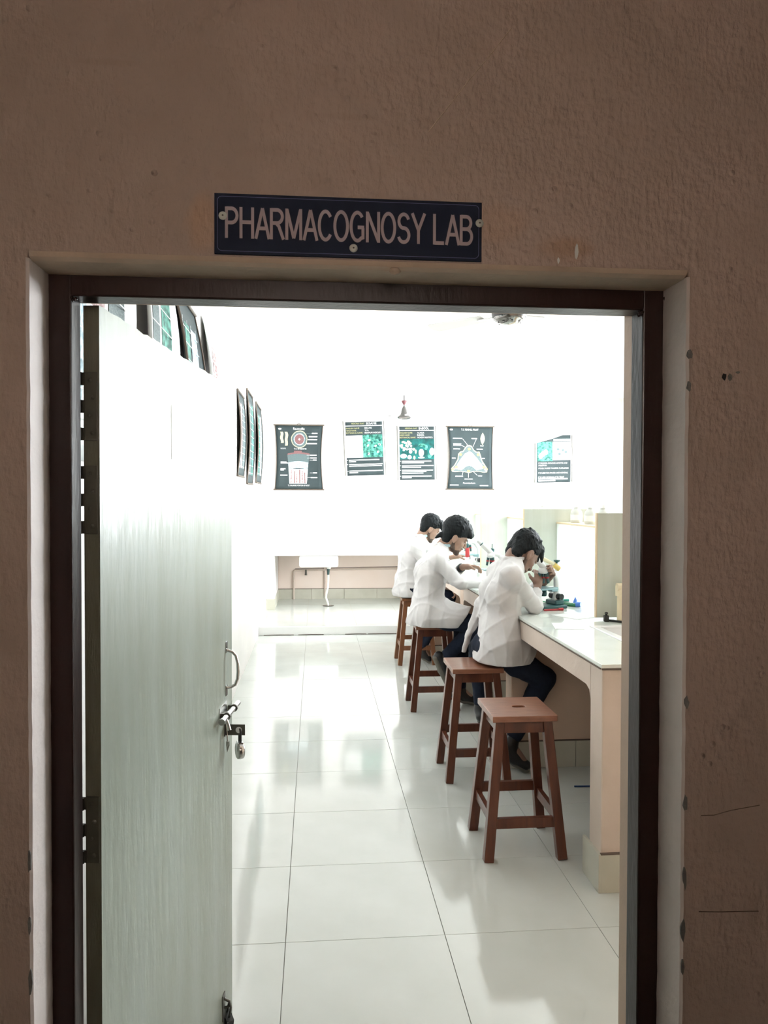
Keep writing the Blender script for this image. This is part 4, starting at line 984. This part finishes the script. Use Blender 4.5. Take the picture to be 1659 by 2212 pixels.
def stroke(q, pts, x0, z0, sx, sz, y):
    vs = []; n = len(pts)
    for i, p in enumerate(pts):
        a, b_ = pts[max(i-1, 0)], pts[min(i+1, n-1)]
        if pts[0] == pts[-1] or (abs(pts[0][0]-pts[-1][0]) < 1e-6 and abs(pts[0][1]-pts[-1][1]) < 1e-6):
            if i == 0: a = pts[-2]
            if i == n-1: b_ = pts[1]
        def un(u, v):
            l = math.hypot(v[0]-u[0], v[1]-u[1]) or 1; return ((v[0]-u[0])/l, (v[1]-u[1])/l)
        d0 = un(a, p) if a != p else un(p, b_); d1 = un(p, b_) if p != b_ else d0
        nx_, ny_ = -(d0[1]+d1[1])/2, (d0[0]+d1[0])/2; l2 = max(nx_*nx_+ny_*ny_, .35)
        nx_, ny_ = nx_/l2*HT*.92, ny_/l2*HT
        for s_ in (-1, 1): vs.append((x0+(p[0]+s_*nx_)*sx, y, z0+(p[1]+s_*ny_)*sz))
    q.add(vs, [(2*i, 2*i+1, 2*i+3, 2*i+2) for i in range(n-1)])
word = 'PHARMACOGNOSY LAB'; adv = [(.26 if c == ' ' else GL[c][0]+(.035 if c not in 'A' else .0)) for c in word]
sx_ = .388/(sum(adv)-.03); cx_ = -.1925
for c, a_ in zip(word, adv):
    if c != ' ':
        q = MB()
        for k, st_ in enumerate(GL[c][1]): stroke(q, st_, cx_, -.0220, sx_, .0480, -.0050-.00004*k)
        q.build('letter', M['sign_text'], sg, fixn=False)
    cx_ += a_*sx_
for x, z in ((-.196, .012), (.2055, .014), (.0055, -.0315)):
    q = MB(); q.lathe([(0, .0022), (.004, .002), (.0062, .001), (.0066, 0)], (x, -.0046, z), 16, M=Matrix.Rotation(radians(90), 4, 'X')); wsh = q.build('washer', M['screw_cap'], sg)
    q = MB(); q.lathe([(0, .0028), (.0014, .0024), (.0017, 0)], (x, -.0046, z), 10, M=Matrix.Rotation(radians(90), 4, 'X')); q.build('screw', M['steel_dark'], wsh)

# ================================================================== FANS
def fan(x, y, label, base_az, chrome):
    t = thing('ceiling_fan', label, 'fan', (x, y, ZC), 'ceiling fans over the aisle')
    q = MB(); q.lathe([(0, 0), (.06, 0), (.055, -.035), (.02, -.075), (.012, -.08)], n=20); q.build('ceiling_canopy', M['fan_white'], t)
    q = MB(); q.tube([(0, 0, -.07), (0, 0, -.27)], .009, 10); q.build('rod', M['fan_grey'], t)
    q = MB(); q.lathe([(0, -.155), (.038, -.155), (.036, -.17), (.022, -.195), (.010, -.215)], n=18); q.build('rod_cup', M['fan_red'], t)
    if chrome:
        q = MB(); q.lathe([(.02, -.235), (.06, -.27), (.105, -.30), (.112, -.33), (.112, -.375), (.104, -.392)], n=32); q.build('motor_housing', M['fan_brown'], t)
        q = MB(); q.lathe([(.102, -.390), (.100, -.405), (.085, -.412)], n=32); q.build('trim_ring', M['chrome'], t)
        q = MB(); q.lathe([(.086, -.408), (.07, -.424), (.04, -.434), (0, -.437)], n=32); q.build('bottom_cap', M['chrome'], t)
        for k in range(8):
            q = MB(); a = k*pi/4; q.box((.03, -.006, -.4255), (.075, .006, -.421), M=Matrix.Rotation(a, 4, 'Z')); q.build('cap_slot', M['fan_brown'], t)
    else:
        q = MB(); q.lathe([(.008, -.225), (.02, -.245), (.035, -.28), (.045, -.33), (.058, -.36), (.094, -.385), (.098, -.398)], n=28); q.build('motor_housing', M['fan_grey'], t)
        q = MB(); q.lathe([(.098, -.396), (.090, -.408), (.05, -.420), (0, -.424)], n=28); q.build('bottom_cap', M['chrome'], t)
    for k in range(3):
        a = base_az+k*2*pi/3; q = MB(); R = Matrix.Rotation(a, 4, 'Z') @ Matrix.Rotation(radians(0), 4, 'Y')
        pl = [(.19, -.05), (.62, -.066), (.645, 0), (.62, .066), (.19, .05)]
        vs = [(u, v, -.365+v*.18) for u, v in pl] + [(u, v, -.369+v*.18) for u, v in pl]
        n = 5; q.add([tuple(R @ Vector(p)) for p in vs], [tuple(range(n)), tuple(reversed(range(n, 2*n)))]+[(i, i+n, (i+1) % n+n, (i+1) % n) for i in range(n)])
        bdl = q.build('blade', M['fan_white'], t)
        q = MB(); q.box((.09, -.018, -.378), (.24, .018, -.371), M=R, bev=.0015); q.build('blade_bracket', M['fan_white'], bdl)
fan(1.222, 4.80, 'brown and chrome ceiling fan nearest the door frame', radians(12), True)
fan(1.256, 10.9, 'small cream ceiling fan with maroon cup before the back wall', radians(40), False)

# ================================================================== CHARTS
def chart(name, label, o_, ux, nrm, W_, H_, prn, kind, waist=.0, bulge=.02, curl=0.0, rails=True, skew=0.0, edge=True, group=None, fold=None, tri=True):
    """o_ = lower left corner on the wall, ux = direction of width, nrm = out of the wall; prn draws in (u, v) metres"""
    o_, ux, nrm = Vector(o_), Vector(ux), Vector(nrm); t = thing(name, label, 'poster', tuple(o_), group)
    def top(u): return H_ if fold is None else H_*np.interp(u/W_, fold[0], fold[1])
    def pt(u, v, off):
        s_ = sin(pi*min(max(v/H_, 0), 1)); k = 2*u/W_-1
        uu = W_/2 + (u-W_/2)*(1-waist*s_)
        return ux*(uu+skew*v) + Vector((0, 0, v)) + nrm*(.006 + bulge*s_*(1-.3*k*k) + curl*s_*abs(k)**4 + off)
    n, m_ = 12, 14; q = MB()
    vs = []; 
    for off in (0, -.0012):
        for j in range(m_+1):
            for i in range(n+1):
                u = W_*i/n; vs.append(pt(u, min(H_*j/m_, top(u)), off))
    fs = []; o2 = (n+1)*(m_+1)
    for j in range(m_):
        for i in range(n):
            a = j*(n+1)+i; fs += [(a, a+1, a+n+2, a+n+1), (o2+a, o2+a+n+1, o2+a+n+2, o2+a+1)]
    for j in range(m_):
        for i in (0, n): a = j*(n+1)+i; fs.append((a, a+n+1, o2+a+n+1, o2+a))
    for i in range(n):
        for j in (0, m_): a = j*(n+1)+i; fs.append((a, a+1, o2+a+1, o2+a))
    q.add(vs, fs, 0, True); q.build('sheet', M['chart_dark'] if kind != 'pale' else M['laminate'], t)
    if edge and kind == 'chart':
        for s_ in (.0, W_):
            q = MB(); q.tube([pt(s_, H_*j/m_, .001) for j in range(m_+1)], .006, 6); q.build('edge_binding', M['chart_edge'], t)
    if kind == 'lam':
        for s_, e in ((-.012, 'l'), (W_+.012, 'r')):
            q = MB(); hh = float(top(0 if e == 'l' else W_)); q.tube([pt(s_, hh*j/m_, .003) for j in range(m_+1)], .005, 6); q.build('side_rail', M['steel_dark'], t)
            a0, a1 = (0, .020) if e == 'l' else (W_-.012, W_)
            q = MB(); q.add([pt(a0, 0, .0012), pt(a1, 0, .0012)] + [p for j in range(1, m_+1) for p in (pt(a0, hh*j/m_, .0012), pt(a1, hh*j/m_, .0012))], [(2*j, 2*j+1, 2*j+3, 2*j+2) for j in range(m_)]); q.build('white_margin', M['print_white'], t)
    if rails and kind == 'chart':
        for v, nm in ((H_, 'top_rail'), (0, 'bottom_rail')):
            q = MB(); q.tube([ux*(-.022)+Vector((0, 0, v))+nrm*.010, ux*(W_+.022+skew*v)+Vector((0, 0, v))+nrm*.010], .009, 8); q.build(nm, M['chart_wood'], t)
        if tri:
            q = MB(); c0 = ux*(W_/2)+nrm*.008; q.tube([c0+ux*-.03+Vector((0, 0, H_+.006)), c0+Vector((0, 0, H_+.03)), c0+ux*.03+Vector((0, 0, H_+.006))], .004, 6); q.build('hanging_loop', M['chart_wood'], t)
    keys = ['print_white', 'print_grey', 'print_pink', 'print_rose', 'print_pale', 'print_yellow', 'print_orange', 'print_cream', 'print_green', 'print_teal', 'chart_dark']
    art, let = MB(), MB()
    class D:
        L = 0
        def poly(s, pts, c, layer=1): n_ = len(pts); art.add([pt(u, v, .0008*layer+.0015) for u, v in pts], [tuple(range(n_))], keys.index(c))
        def rect(s, u0, v0, u1, v1, c, layer=1, nn=6):
            vs_ = []; 
            for j in range(nn+1):
                for i in range(nn+1): u = u0+(u1-u0)*i/nn; vs_.append(pt(u, min(v0+(v1-v0)*j/nn, top(u)), .0008*layer+.0015))
            art.add(vs_, [(j*(nn+1)+i, j*(nn+1)+i+1, (j+1)*(nn+1)+i+1, (j+1)*(nn+1)+i) for j in range(nn) for i in range(nn)], keys.index(c))
        def ell(s, cu_, cv, ru, rv, c, layer=1, n_=28, wob=0, rot=0):
            P_ = []
            for k in range(n_):
                a = 2*pi*k/n_; w_ = 1+wob*sin(3*a+cu_*30)+wob*.6*sin(7*a); x, y = ru*cos(a)*w_, rv*sin(a)*w_
                P_.append((cu_+x*cos(rot)-y*sin(rot), cv+x*sin(rot)+y*cos(rot)))
            s.poly(P_, c, layer)
        def line(s, u0, v0, u1, v1, w_, c='print_white', layer=2):
            d = Vector((u1-u0, v1-v0)); d.normalize(); nn = Vector((-d.y, d.x))*w_/2
            s.poly([(u0+nn.x, v0+nn.y), (u1+nn.x, v1+nn.y), (u1-nn.x, v1-nn.y), (u0-nn.x, v0-nn.y)], c, layer)
        def text(s, tx, u, v, w_, h_, c='print_white', left=False):
            if left: u = u+w_/2
            vv, ff = text_mesh(tx, w_, h_); let.add([pt(u+x, v+y, .0045) for x, y in vv], ff, keys.index(c))
    dd = D(); prn(dd, W_, H_)
    mats_ = [M[k] for k in keys]
    if art.v: tag(art.build('printed_picture', mats_, t, fixn=False), kind='stuff')
    if let.v: tag(let.build('lettering', mats_, t, fixn=False), kind='stuff')
    return t

def p_rauwolfia(d, W, H):
    X = lambda p: (p-592)/(700-592)*W; Z = lambda p: (1057-p)/(1057-918)*H
    d.text('Rauwolfia', X(646), Z(926), W*.24, H*.036)
    d.ell(X(602.5), Z(926.5), W*.034, H*.014, 'print_white')
    for c, wv in ((606, 0), (616, 1.2)):
        pts = [(c+3.2+1.0*sin(k*1.1)+wv*sin(k*.5), 933+k*(3.0+wv*.6)) for k in range(9)] + [(c-3.2+1.0*sin(k*1.1)+wv*sin(k*.5), 933+k*(3.0+wv*.6)) for k in reversed(range(9))]
        d.poly([(X(a), Z(b_)) for a, b_ in pts], 'print_cream')
    d.text('ROOTS', X(608.5), Z(969), W*.11, H*.018)
    d.ell(X(647), Z(949), W*.178, H*.135, 'print_cream', 1, 32, .02); d.ell(X(647), Z(949), W*.162, H*.122, 'print_grey', 2, 32, .02)
    d.ell(X(647), Z(949), W*.120, H*.092, 'print_pale', 3, 32, .02); d.ell(X(647), Z(949), W*.103, H*.078, 'print_rose', 4, 32); d.ell(X(647), Z(949), W*.02, H*.016, 'print_white', 5)
    for a, b_, c in ((936, 676, 662), (943, 669, 655), (949.5, 667, 651), (958, 664, 655)):
        d.line(X(c), Z(a), X(b_), Z(a), H*.006, 'print_grey', 6); d.line(X(b_), Z(a), X(689), Z(a), H*.018, layer=6)
    d.text('T.S. RHIZOME', X(649), Z(969.5), W*.28, H*.022)
    def qd(y0, y1, xl0, xr0, xl1, xr1, c, L=1):
        n = 8; P_ = [(X(xl0+(xr0-xl0)*k/n), Z(y0+(-3*sin(pi*k/n) if L else 0))) for k in range(n+1)] + [(X(xl1+(xr1-xl1)*k/n), Z(y1+(-3*sin(pi*k/n)))) for k in reversed(range(n+1))]
        d.poly(P_, c, L)
    d.rect(X(634), Z(979), X(653), Z(973.5), 'print_rose')
    qd(979.5, 983, 619, 672, 618, 672, 'print_rose'); qd(983, 999, 618, 672, 620, 669, 'print_grey'); qd(999, 1014, 620, 669, 621.5, 667, 'print_pale')
    d.poly([(X(621.5), Z(1013)), (X(667.5), Z(1013)), (X(664), Z(1044)), (X(624), Z(1044))], 'print_white')
    for k, x in enumerate((628, 636, 641, 648, 654, 660)): d.rect(X(x-1.4), Z(1043.5), X(x+1.2), Z(1014+(k % 3)*3), 'print_rose' if k % 2 else 'print_pink', 2, 2)
    for k in range(26): d.ell(X(626+(k*37 % 38)), Z(1017+(k*53 % 25)), W*.006, H*.004, 'print_rose', 3, 6)
    for a, b_ in ((983, 673), (989, 674), (993.5, 680), (1021, 680), (1031, 674)): d.line(X(b_), Z(a), X(689), Z(a), H*.016); d.line(X(b_-8), Z(a), X(b_), Z(a), H*.004)
    for a, b_ in ((998, 616), (1000, 620), (1012.5, 614), (1015, 610), (1026, 619)): d.line(X(602), Z(a), X(b_), Z(a), H*.015)
    d.text('T.S. ENLARGED PORTION OF ROOT', X(645.5), Z(1048), W*.46, H*.022)
def p_fennel(d, W, H):
    X = lambda p: (p-963)/(1067-963)*W; Z = lambda p: (1058-p)/(1058-922)*H
    d.text('T.S. FENNEL FRUIT', X(1014), Z(929), W*.38, H*.03); d.ell(X(972), Z(929), W*.035, H*.013, 'print_white')
    def lobes(k, layer, c):
        base = [(1012, 962), (1018, 964), (1024, 973), (1030, 977), (1037, 976.5), (1040, 984), (1044, 996), (1052, 1007), (1057, 1014), (1055, 1021), (1048, 1022), (1036, 1020), (1022, 1020), (1016, 1022), (1011, 1023.5), (1006, 1021.5), (992, 1020), (978, 1021), (971, 1020), (969, 1013), (976, 1006), (984, 993), (985, 982), (990, 977), (997, 975), (1003, 967), (1007, 963)]
        cx, cy = 1012, 1002; d.poly([(X(cx+(a-cx)*k), Z(cy+(b_-cy)*k)) for a, b_ in base], c, layer)
    lobes(1.0, 1, 'print_cream'); lobes(.93, 2, 'print_grey')
    d.poly([(X(a), Z(b_)) for a, b_ in ((1012, 976), (1018, 978), (1026, 986), (1034, 994), (1044, 1006), (1046, 1013), (1030, 1017), (1020, 1009), (1012, 1007), (1004, 1009), (994, 1017), (980, 1014), (984, 1003), (992, 992), (1002, 981))], 'print_white', 3)
    for a, b_ in ((1012, 971), (1034, 983), (991, 983), (1047, 1010), (982, 1010), (1011, 1019), (1056-3, 1014), (973, 1015)): d.ell(X(a), Z(b_), W*.035, H*.020, 'print_orange', 4, 10)
    d.ell(X(977), Z(1013), W*.03, H*.02, 'print_pink', 5, 10); d.ell(X(1051), Z(1015), W*.03, H*.018, 'print_pink', 5, 10)
    for k in range(40): d.ell(X(994+(k*31 % 38)), Z(985+(k*17 % 24)), W*.003, H*.002, 'print_grey', 6, 5)
    d.poly([(X(1044+5.2*sin(pi*k/8)), Z(935+27*k/8)) for k in range(9)]+[(X(1044-5.2*sin(pi*k/8)), Z(935+27*k/8)) for k in range(7, 0, -1)], 'print_cream', 1)
    d.text('FRUIT', X(1043), Z(964), W*.08, H*.016)
    for a, b_, c, e in ((974, 948, 996, 948), (1018, 948, 1031, 948), (974, 960, 993, 960), (974, 963, 993, 963), (974, 971, 990, 971), (1030, 971, 1045, 971), (970, 991, 979, 991), (1043, 991, 1050, 991), (980, 1030, 998, 1030), (1002, 1036, 1021, 1036), (1034, 1029, 1043, 1029), (969, 1049, 989, 1049), (1038, 1050, 1057, 1050)): d.line(X(a), Z(b_), X(c), Z(e), H*.014)
    for a, b_, c, e in ((997, 949, 1008, 962), (1029, 950, 1021, 966), (994, 963, 1002, 967), (996, 1028, 998, 1019), (1011, 1033, 1011, 1024), (1032, 1028, 1021, 1019)): d.line(X(a), Z(b_), X(c), Z(e), H*.006)
    d.text('Foeniculum', X(1013), Z(1044.5), W*.27, H*.024)
def lam_head(d, W, H, nm, l1, l2, l3, y):
    d.rect(0, H*.905, W, H*.918, 'print_white'); d.rect(0, H*.985, W, H, 'print_white')
    d.text('MEDICINAL PLANT', W*.36, H*.952, W*.33, H*.028, 'print_yellow'); d.text(nm, W*.70, H*.952, W*.27, H*.040)
    for k, (a, b_) in enumerate((('ENGLISH NAME', l1), ('HINDI NAME', l2), ('BOTANICAL NAME', l3))):
        v = y-k*H*.043; d.text(a, W*.05, v, W*(.34, .26, .42)[k], H*.026, 'print_yellow', True)
        if b_: d.text(b_, W*.52, v, W*min(.025*len(b_)+.04, .44), H*.026, left=True)
        else: d.line(W*.52, v, W*(.66, .60, .94)[k], v, H*.022)
def lines(d, W, H, rows):
    for v, wd, bullet in rows:
        d.line(W*.09, H*v, W*(.09+wd), H*v, H*.017)
        if bullet: d.ell(W*.055, H*v, W*.012, H*.006, 'print_white', 1, 8)
def p_senna(d, W, H):
    lam_head(d, W, H, 'SESAME', 'SESAME', 'TIL', 'SESAMUM INDICUM', H*.868)
    d.rect(W*.04, H*.33, W*.46, H*.735, 'print_white', 2); d.rect(W*.46, H*.33, W*.97, H*.745, 'print_green', 1)
    rn = random.Random(4)
    for k in range(16): d.ell(W*rn.uniform(.50, .93), H*rn.uniform(.36, .71), W*.035, H*.018, 'print_white' if k % 3 == 0 else 'print_teal', 2, 8, rot=rn.uniform(0, 3))
    lines(d, W, H, [(.285, .78, 1), (.255, .18, 0), (.205, .86, 1), (.175, .84, 0), (.085, .86, 1), (.055, .22, 0)])
def p_babool(d, W, H):
    lam_head(d, W, H, 'BABOOL', 'ACACIA', 'BABOOL', 'ACACIA NILOTICA', H*.868)
    d.rect(W*.04, H*.38, W*.97, H*.755, 'print_teal', 1); rn = random.Random(9)
    for k in range(26): d.ell(W*rn.uniform(.07, .46), H*rn.uniform(.55, .72), W*.032, H*.020, 'print_cream' if k % 2 else 'print_white', 2+(k % 2), 10)
    for a, b_, r1, r2, c in ((.62, .50, .072, .07, 'print_white'), (.91, .52, .07, .07, 'print_white'), (.33, .52, .045, .035, 'print_white'), (.47, .52, .025, .04, 'print_cream'), (.14, .44, .09, .045, 'print_pale'), (.30, .42, .06, .04, 'print_pale'), (.43, .41, .03, .035, 'print_cream'), (.64, .64, .10, .03, 'print_green'), (.75, .60, .05, .05, 'print_green'), (.62, .41, .09, .018, 'print_pale'), (.85, .44, .06, .04, 'print_green')): d.ell(W*a, H*b_, W*r1, H*r2, c, 4, 14)
    lines(d, W, H, [(.345, .80, 1), (.315, .60, 0), (.262, .86, 1), (.232, .52, 0), (.180, .84, 1), (.152, .66, 0), (.124, .58, 0), (.070, .80, 1), (.042, .26, 0)])
def p_fennel_use(d, W, H):
    d.rect(W*.05, H*.45, W*.47, H*.86, 'print_green', 1); d.rect(W*.47, H*.47, W*.97, H*.86, 'print_white', 1); d.rect(W*.5, H*.875, W, H*.92, 'print_white', 1)
    for a, b_, c in ((.20, .60, 'print_white'), (.28, .64, 'print_white'), (.14, .56, 'print_white'), (.38, .75, 'print_green')): d.ell(W*a, H*b_, W*.06, H*.06, c, 2, 12)
    for a, b_ in ((.62, .70), (.66, .60), (.76, .68), (.84, .64)): d.ell(W*a, H*b_, W*.04, H*.03, 'print_grey', 2, 10)
    for k, (tx, wd) in enumerate((('IT RELIEVES, IMPROVES APPETITE AND', .80), ('DIGESTION', .22), ("IT'S OIL IS USED TO DISPEL FLATULENCE", .84), ('IT IS USED FOR NAUSEA AND VOMITING', .82), ('IT IS USED EXTERNALLY TO TREAT', .72))):
        d.text(tx, W*.08, H*(.405, .36, .30, .20, .11)[k], W*wd, H*.03, left=True)
    d.line(W*.08, H*.075, W*.90, H*.075, H*.026); d.line(W*.08, H*.035, W*.56, H*.035, H*.026)
YC = YEND
def bw(x0, x1, z0): return (x0*.9583, YC, (z0-1.62)*.9583+1.62)
K = .9583
BG = 'plant charts on the back wall'
chart('wall_chart', 'dark hanging chart titled Rauwolfia, leftmost on the back wall', bw(-.625, 0, 1.735), (1, 0, 0), (0, -1, 0), .74*K, 1.0*K, p_rauwolfia, 'chart', .075, .03, .03, group=BG)
chart('wall_chart', 'dark hanging chart titled T.S. FENNEL FRUIT with a pale three-lobed section', bw(2.065, 0, 1.75), (1, 0, 0), (0, -1, 0), .735*K, .99*K, p_fennel, 'chart', .07, .03, .03, group=BG)
chart('laminated_poster', 'tilted medicinal plant poster with a blank white panel beside green leaves', bw(.475, 0, 1.95), (.9988, 0, .035), (0, -1, 0), .61*K, .85*K, p_senna, 'lam', 0, .012, 0, skew=-.045, group=BG)
chart('laminated_poster', 'medicinal plant poster headed BABOOL below the far ceiling fan', bw(1.30, 0, 1.89), (1, 0, .015), (0, -1, 0), .585*K, .85*K, p_babool, 'lam', 0, .012, 0, skew=-.02, group=BG)
chart('laminated_poster', 'plant poster with its top edge curled down, rightmost on the back wall', bw(3.49, 0, 1.86), (1, 0, .02), (0, -1, 0), .585*K, .75*K, p_fennel_use, 'lam', 0, .015, 0, skew=.0, group=BG, fold=([0, .45, .75, 1], [.83, .92, 1.0, 1.0]))
# charts along the left wall
def p_grid(seed):
    def fn(d, W, H):
        rn = random.Random(seed)
        for k in range(3): d.rect(W*(.08+.30*k), H*.1, W*(.30+.30*k), H*.88, ['print_pale', 'print_pink', 'print_grey', 'print_green'][(seed+k) % 4], 1)
        for k in range(10): d.line(W*.08, H*(.12+.08*k), W*.92, H*(.12+.08*k), H*.004)
        for k in range(5): d.line(W*(.1+.2*k), H*.1, W*(.1+.2*k), H*.9, W*.006)
    return fn
LG = 'charts hung along the left wall'
for i, (y0, wd, zb, hh, kd, lb_) in enumerate([
    (1.98, .62, 1.72, .95, 'pale', 'pale chart on the left wall nearest the door hinges'),
    (2.82, .60, 1.70, .98, 'pale', 'pinkish pale chart on the left wall, second above the open door'),
    (3.62, .62, 1.62, .98, 'chart', 'grey ruled chart on the left wall, third above the open door'),
    (4.52, .50, 1.72, .95, 'pale', 'pale chart on the left wall, fourth past the door corner'),
    (6.55, .55, 1.80, .72, 'chart', 'curled dark chart on the left wall, nearest of the far cluster'),
    (7.45, .62, 1.75, .90, 'chart', 'dark chart hanging on the left wall, middle of the far cluster'),
    (8.55, .75, 1.78, .88, 'chart', 'dark chart hanging on the left wall nearest the back wall')]):
    chart('wall_chart', lb_, (XL, y0, zb), (0, 1, 0), (1, 0, 0), wd, hh, p_grid(i), kd, .04, .030 if i < 4 else .012, .05 if i < 4 else .02, group=LG, tri=False)

# ================================================================== MICROSCOPES AND BENCH THINGS
def microscope(loc, az, label, full):
    t = thing('microscope', label, 'microscope', loc, 'microscopes on the bench'); t.rotation_euler = (0, 0, radians(az))
    # local: user on -X side
    q = MB(); q.box((-.07, -.075, 0), (.12, .075, .022), bev=.008); q.box((.045, -.05, .02), (.115, .05, .05), bev=.008); q.build('foot', M['mic_teal'] if full else M['mic_white'], t)
    q = MB(); q.tube([(.085, 0, .04), (.095, 0, .11), (.09, 0, .18), (.055, 0, .235), (.01, 0, .245)], [.022, .020, .018, .017, .017], 14); q.build('arm', M['mic_white'], t)
    q = MB(); q.box((-.075, -.065, .118), (.055, .065, .128), bev=.003); q.box((.04, -.02, .10), (.09, .02, .128), bev=.004); q.build('stage', M['mic_light'], t)
    q = MB(); q.lathe([(.0, .112), (.018, .112), (.022, .09), (.018, .075), (0, .075)], (-.01, 0, 0), 16); q.build('condenser', M['mic_teal'], t)
    q = MB(); q.lathe([(0, .252), (.03, .25), (.032, .232), (.026, .215), (0, .212)], (-.01, 0, 0), 20); q.build('nosepiece', M['mic_white'], t)
    for k, (dx, dy, m_) in enumerate(((0, 0, 'mic_red'), (-.018, .012, 'steel'), (.012, -.016, 'steel'))):
        q = MB(); q.tube([(-.01+dx, dy, .218), (-.01+dx*1.5, dy*1.5, .155)], [.011, .0085], 12); ob_ = q.build('objective', M['mic_teal'], t)
        q = MB(); q.tube([(-.01+dx*1.2, dy*1.2, .195), (-.01+dx*1.25, dy*1.25, .186)], .0115, 12); q.build('red_band', M['mic_red'], ob_)
    q = MB(); q.tube([(0, 0, .238), (-.03, 0, .275), (-.085, 0, .322)], [.022, .020, .018], 16); q.build('body_tube', M['mic_white'], t)
    q = MB(); q.tube([(-.085, 0, .322), (-.115, 0, .348)], [.0155, .017], 16); q.build('eyepiece', M['mic_white'], t)
    q = MB(); q.tube([(-.083, 0, .320), (-.088, 0, .325)], [.019, .019], 16); q.build('tube_ring', M['mic_teal'], t)
    for s_ in (-1, 1):
        q = MB(); q.tube([(.09, s_*.018, .07), (.09, s_*.052, .07)], .019, 16); q.build('focus_knob', M['black'], t)
    return t
microscope((1.405, 4.61, BT), 22, 'white microscope the nearest man looks into', True)
microscope((1.36, 5.93-.1, BT), 0, 'white microscope before the middle man', False)
microscope((1.50, 7.40, BT), 5, 'white microscope before the farthest man', False)
# lamp arm with knobs behind the first microscope
ar = thing('clamp_arm', 'cream arm with yellow and black clamp knobs beside the rack', 'clamp', (1.575, 4.93, BT))
q = MB(); q.lathe([(0, .012), (.05, .012), (.055, 0)], n=20); q.build('base', M['steel_dark'], ar)
q = MB(); q.tube([(0, 0, .01), (0, 0, .245)], .007, 10); q.build('post', M['steel'], ar)
q = MB(); q.tube([(-.10, -.02, .285), (-.02, 0, .245), (.0, 0, .232)], [.014, .013, .015], 12); q.build('arm', M['cream'], ar)
q = MB(); q.tube([(-.014, 0, .238), (.025, .002, .210)], [.020, .017], 14); q.build('yellow_knob', M['yellow'], ar)
q = MB(); q.tube([(.008, 0, .235), (.008, 0, .258)], .005, 8); q.lathe([(0, .272), (.022, .270), (.020, .262), (.006, .252)], (.008, 0, 0), 14); q.build('black_knob', M['mic_teal'], ar)
def dropper(loc, label, stand):
    t = thing('dropper_bottle', label, 'bottle', loc, 'red dropper bottles on the bench')
    q = MB(); q.tube([(0, 0, 0), (0, 0, stand)], .022, 14); q.build('holder', M['mic_white'], t)
    q = MB(); q.lathe([(.012, stand), (.020, stand+.004), (.020, stand+.075), (.012, stand+.09)], n=18); q.build('body', M['mic_red'], t)
    q = MB(); q.lathe([(.013, stand+.088), (.013, stand+.098), (.018, stand+.104), (.018, stand+.12), (.010, stand+.128), (0, stand+.129)], n=16); q.build('cap', M['mic_teal'], t)
    q = MB(); q.tube([(0, 0, stand+.125), (0, 0, stand+.165)], .003, 6); q.build('pin', M['mic_teal'], t)
dropper((1.50, 6.43, BT), 'red bottle with black cap and pin standing between the middle and nearest man', .12)
dropper((1.42, 7.10, BT), 'red bottle with black cap seen just past the middle man\'s face', .12)
rp = thing('red_forceps', 'long red pen with a thicker cap lying on the bench top', 'pen', (1.42, 4.50, BT+.006))
q = MB(); q.tube([(-.055, -.01, 0), (.055, .012, 0)], .006, 8); q.build('barrel', M['mic_red'], rp)
q = MB(); q.tube([(.04, .009, .001), (.07, .015, .001)], .0085, 8); q.build('cap', M['mic_red'], rp)
rp = thing('red_clip', 'short red clip lying behind the red pen', 'clip', (1.435, 4.66, BT+.005))
q = MB(); q.tube([(-.04, -.005, 0), (.0, 0, 0), (.035, .012, .004)], [.005, .005, .006], 8); q.build('body', M['mic_red'], rp)
ht = thing('teal_brush', 'teal handled brush lying flat near the rack', 'brush', (1.60, 4.90, BT+.008))
q = MB(); q.tube([(-.05, 0, 0), (.055, .0, 0)], [.009, .010], 10); q.build('handle', M['teal_tube'], ht)
q = MB(); q.tube([(-.15, -.02, -.004), (-.05, 0, 0)], .003, 6); q.build('rod', M['mic_white'], ht)
gt = thing('green_tube', 'dark green tubing with a blue stopper on the bench', 'tube', (0, 0, BT))
q = MB(); q.tube([(1.42, 5.08, .006), (1.45, 4.93, .007), (1.50, 4.78, .007), (1.57, 4.68, .008), (1.62, 4.64, .012)], [.003, .004, .005, .007, .012], 8); q.build('tubing', M['green'], gt)
q = MB(); q.tube([(1.617, 4.645, .016), (1.640, 4.625, .018)], [.017, .016], 14); q.build('stopper', M['blue'], gt)
q = MB(); q.tube([(1.515, 4.86, .008), (1.57, 4.77, .009), (1.61, 4.70, .010)], [.003, .009, .010], 8); q.build('tubing', M['green'], gt)
bs2 = thing('blue_stopper', 'small pointed blue stopper standing near the teal brush', 'stopper', (1.675, 4.83, BT))
q = MB(); q.lathe([(0, .042), (.005, .03), (.013, .012), (.013, 0), (0, 0)], n=14); q.build('body', M['blue'], bs2)
q = MB(); q.lathe([(.014, .0), (.016, .003), (.013, .006)], n=14); q.build('rim', M['blue'], bs2)
for i, (x, y, a, lb_) in enumerate(((1.47, 4.28, .5, 'white paper sheet lying flat near the sink'), (1.33, 3.95, -.2, 'thin clear film lying near the bench edge'))):
    t = thing('paper_sheet', lb_, 'paper', (x, y, BT)); t.rotation_euler = (0, 0, a)
    q = MB(); q.box((-.075, -.1, .0004), (.075, .1, .0012)); q.build('sheet', M['paper'], t); q = MB(); q.box((-.07, -.096, .0012), (.07, .09, .0018)); q.build('sheet', M['paper'], t)
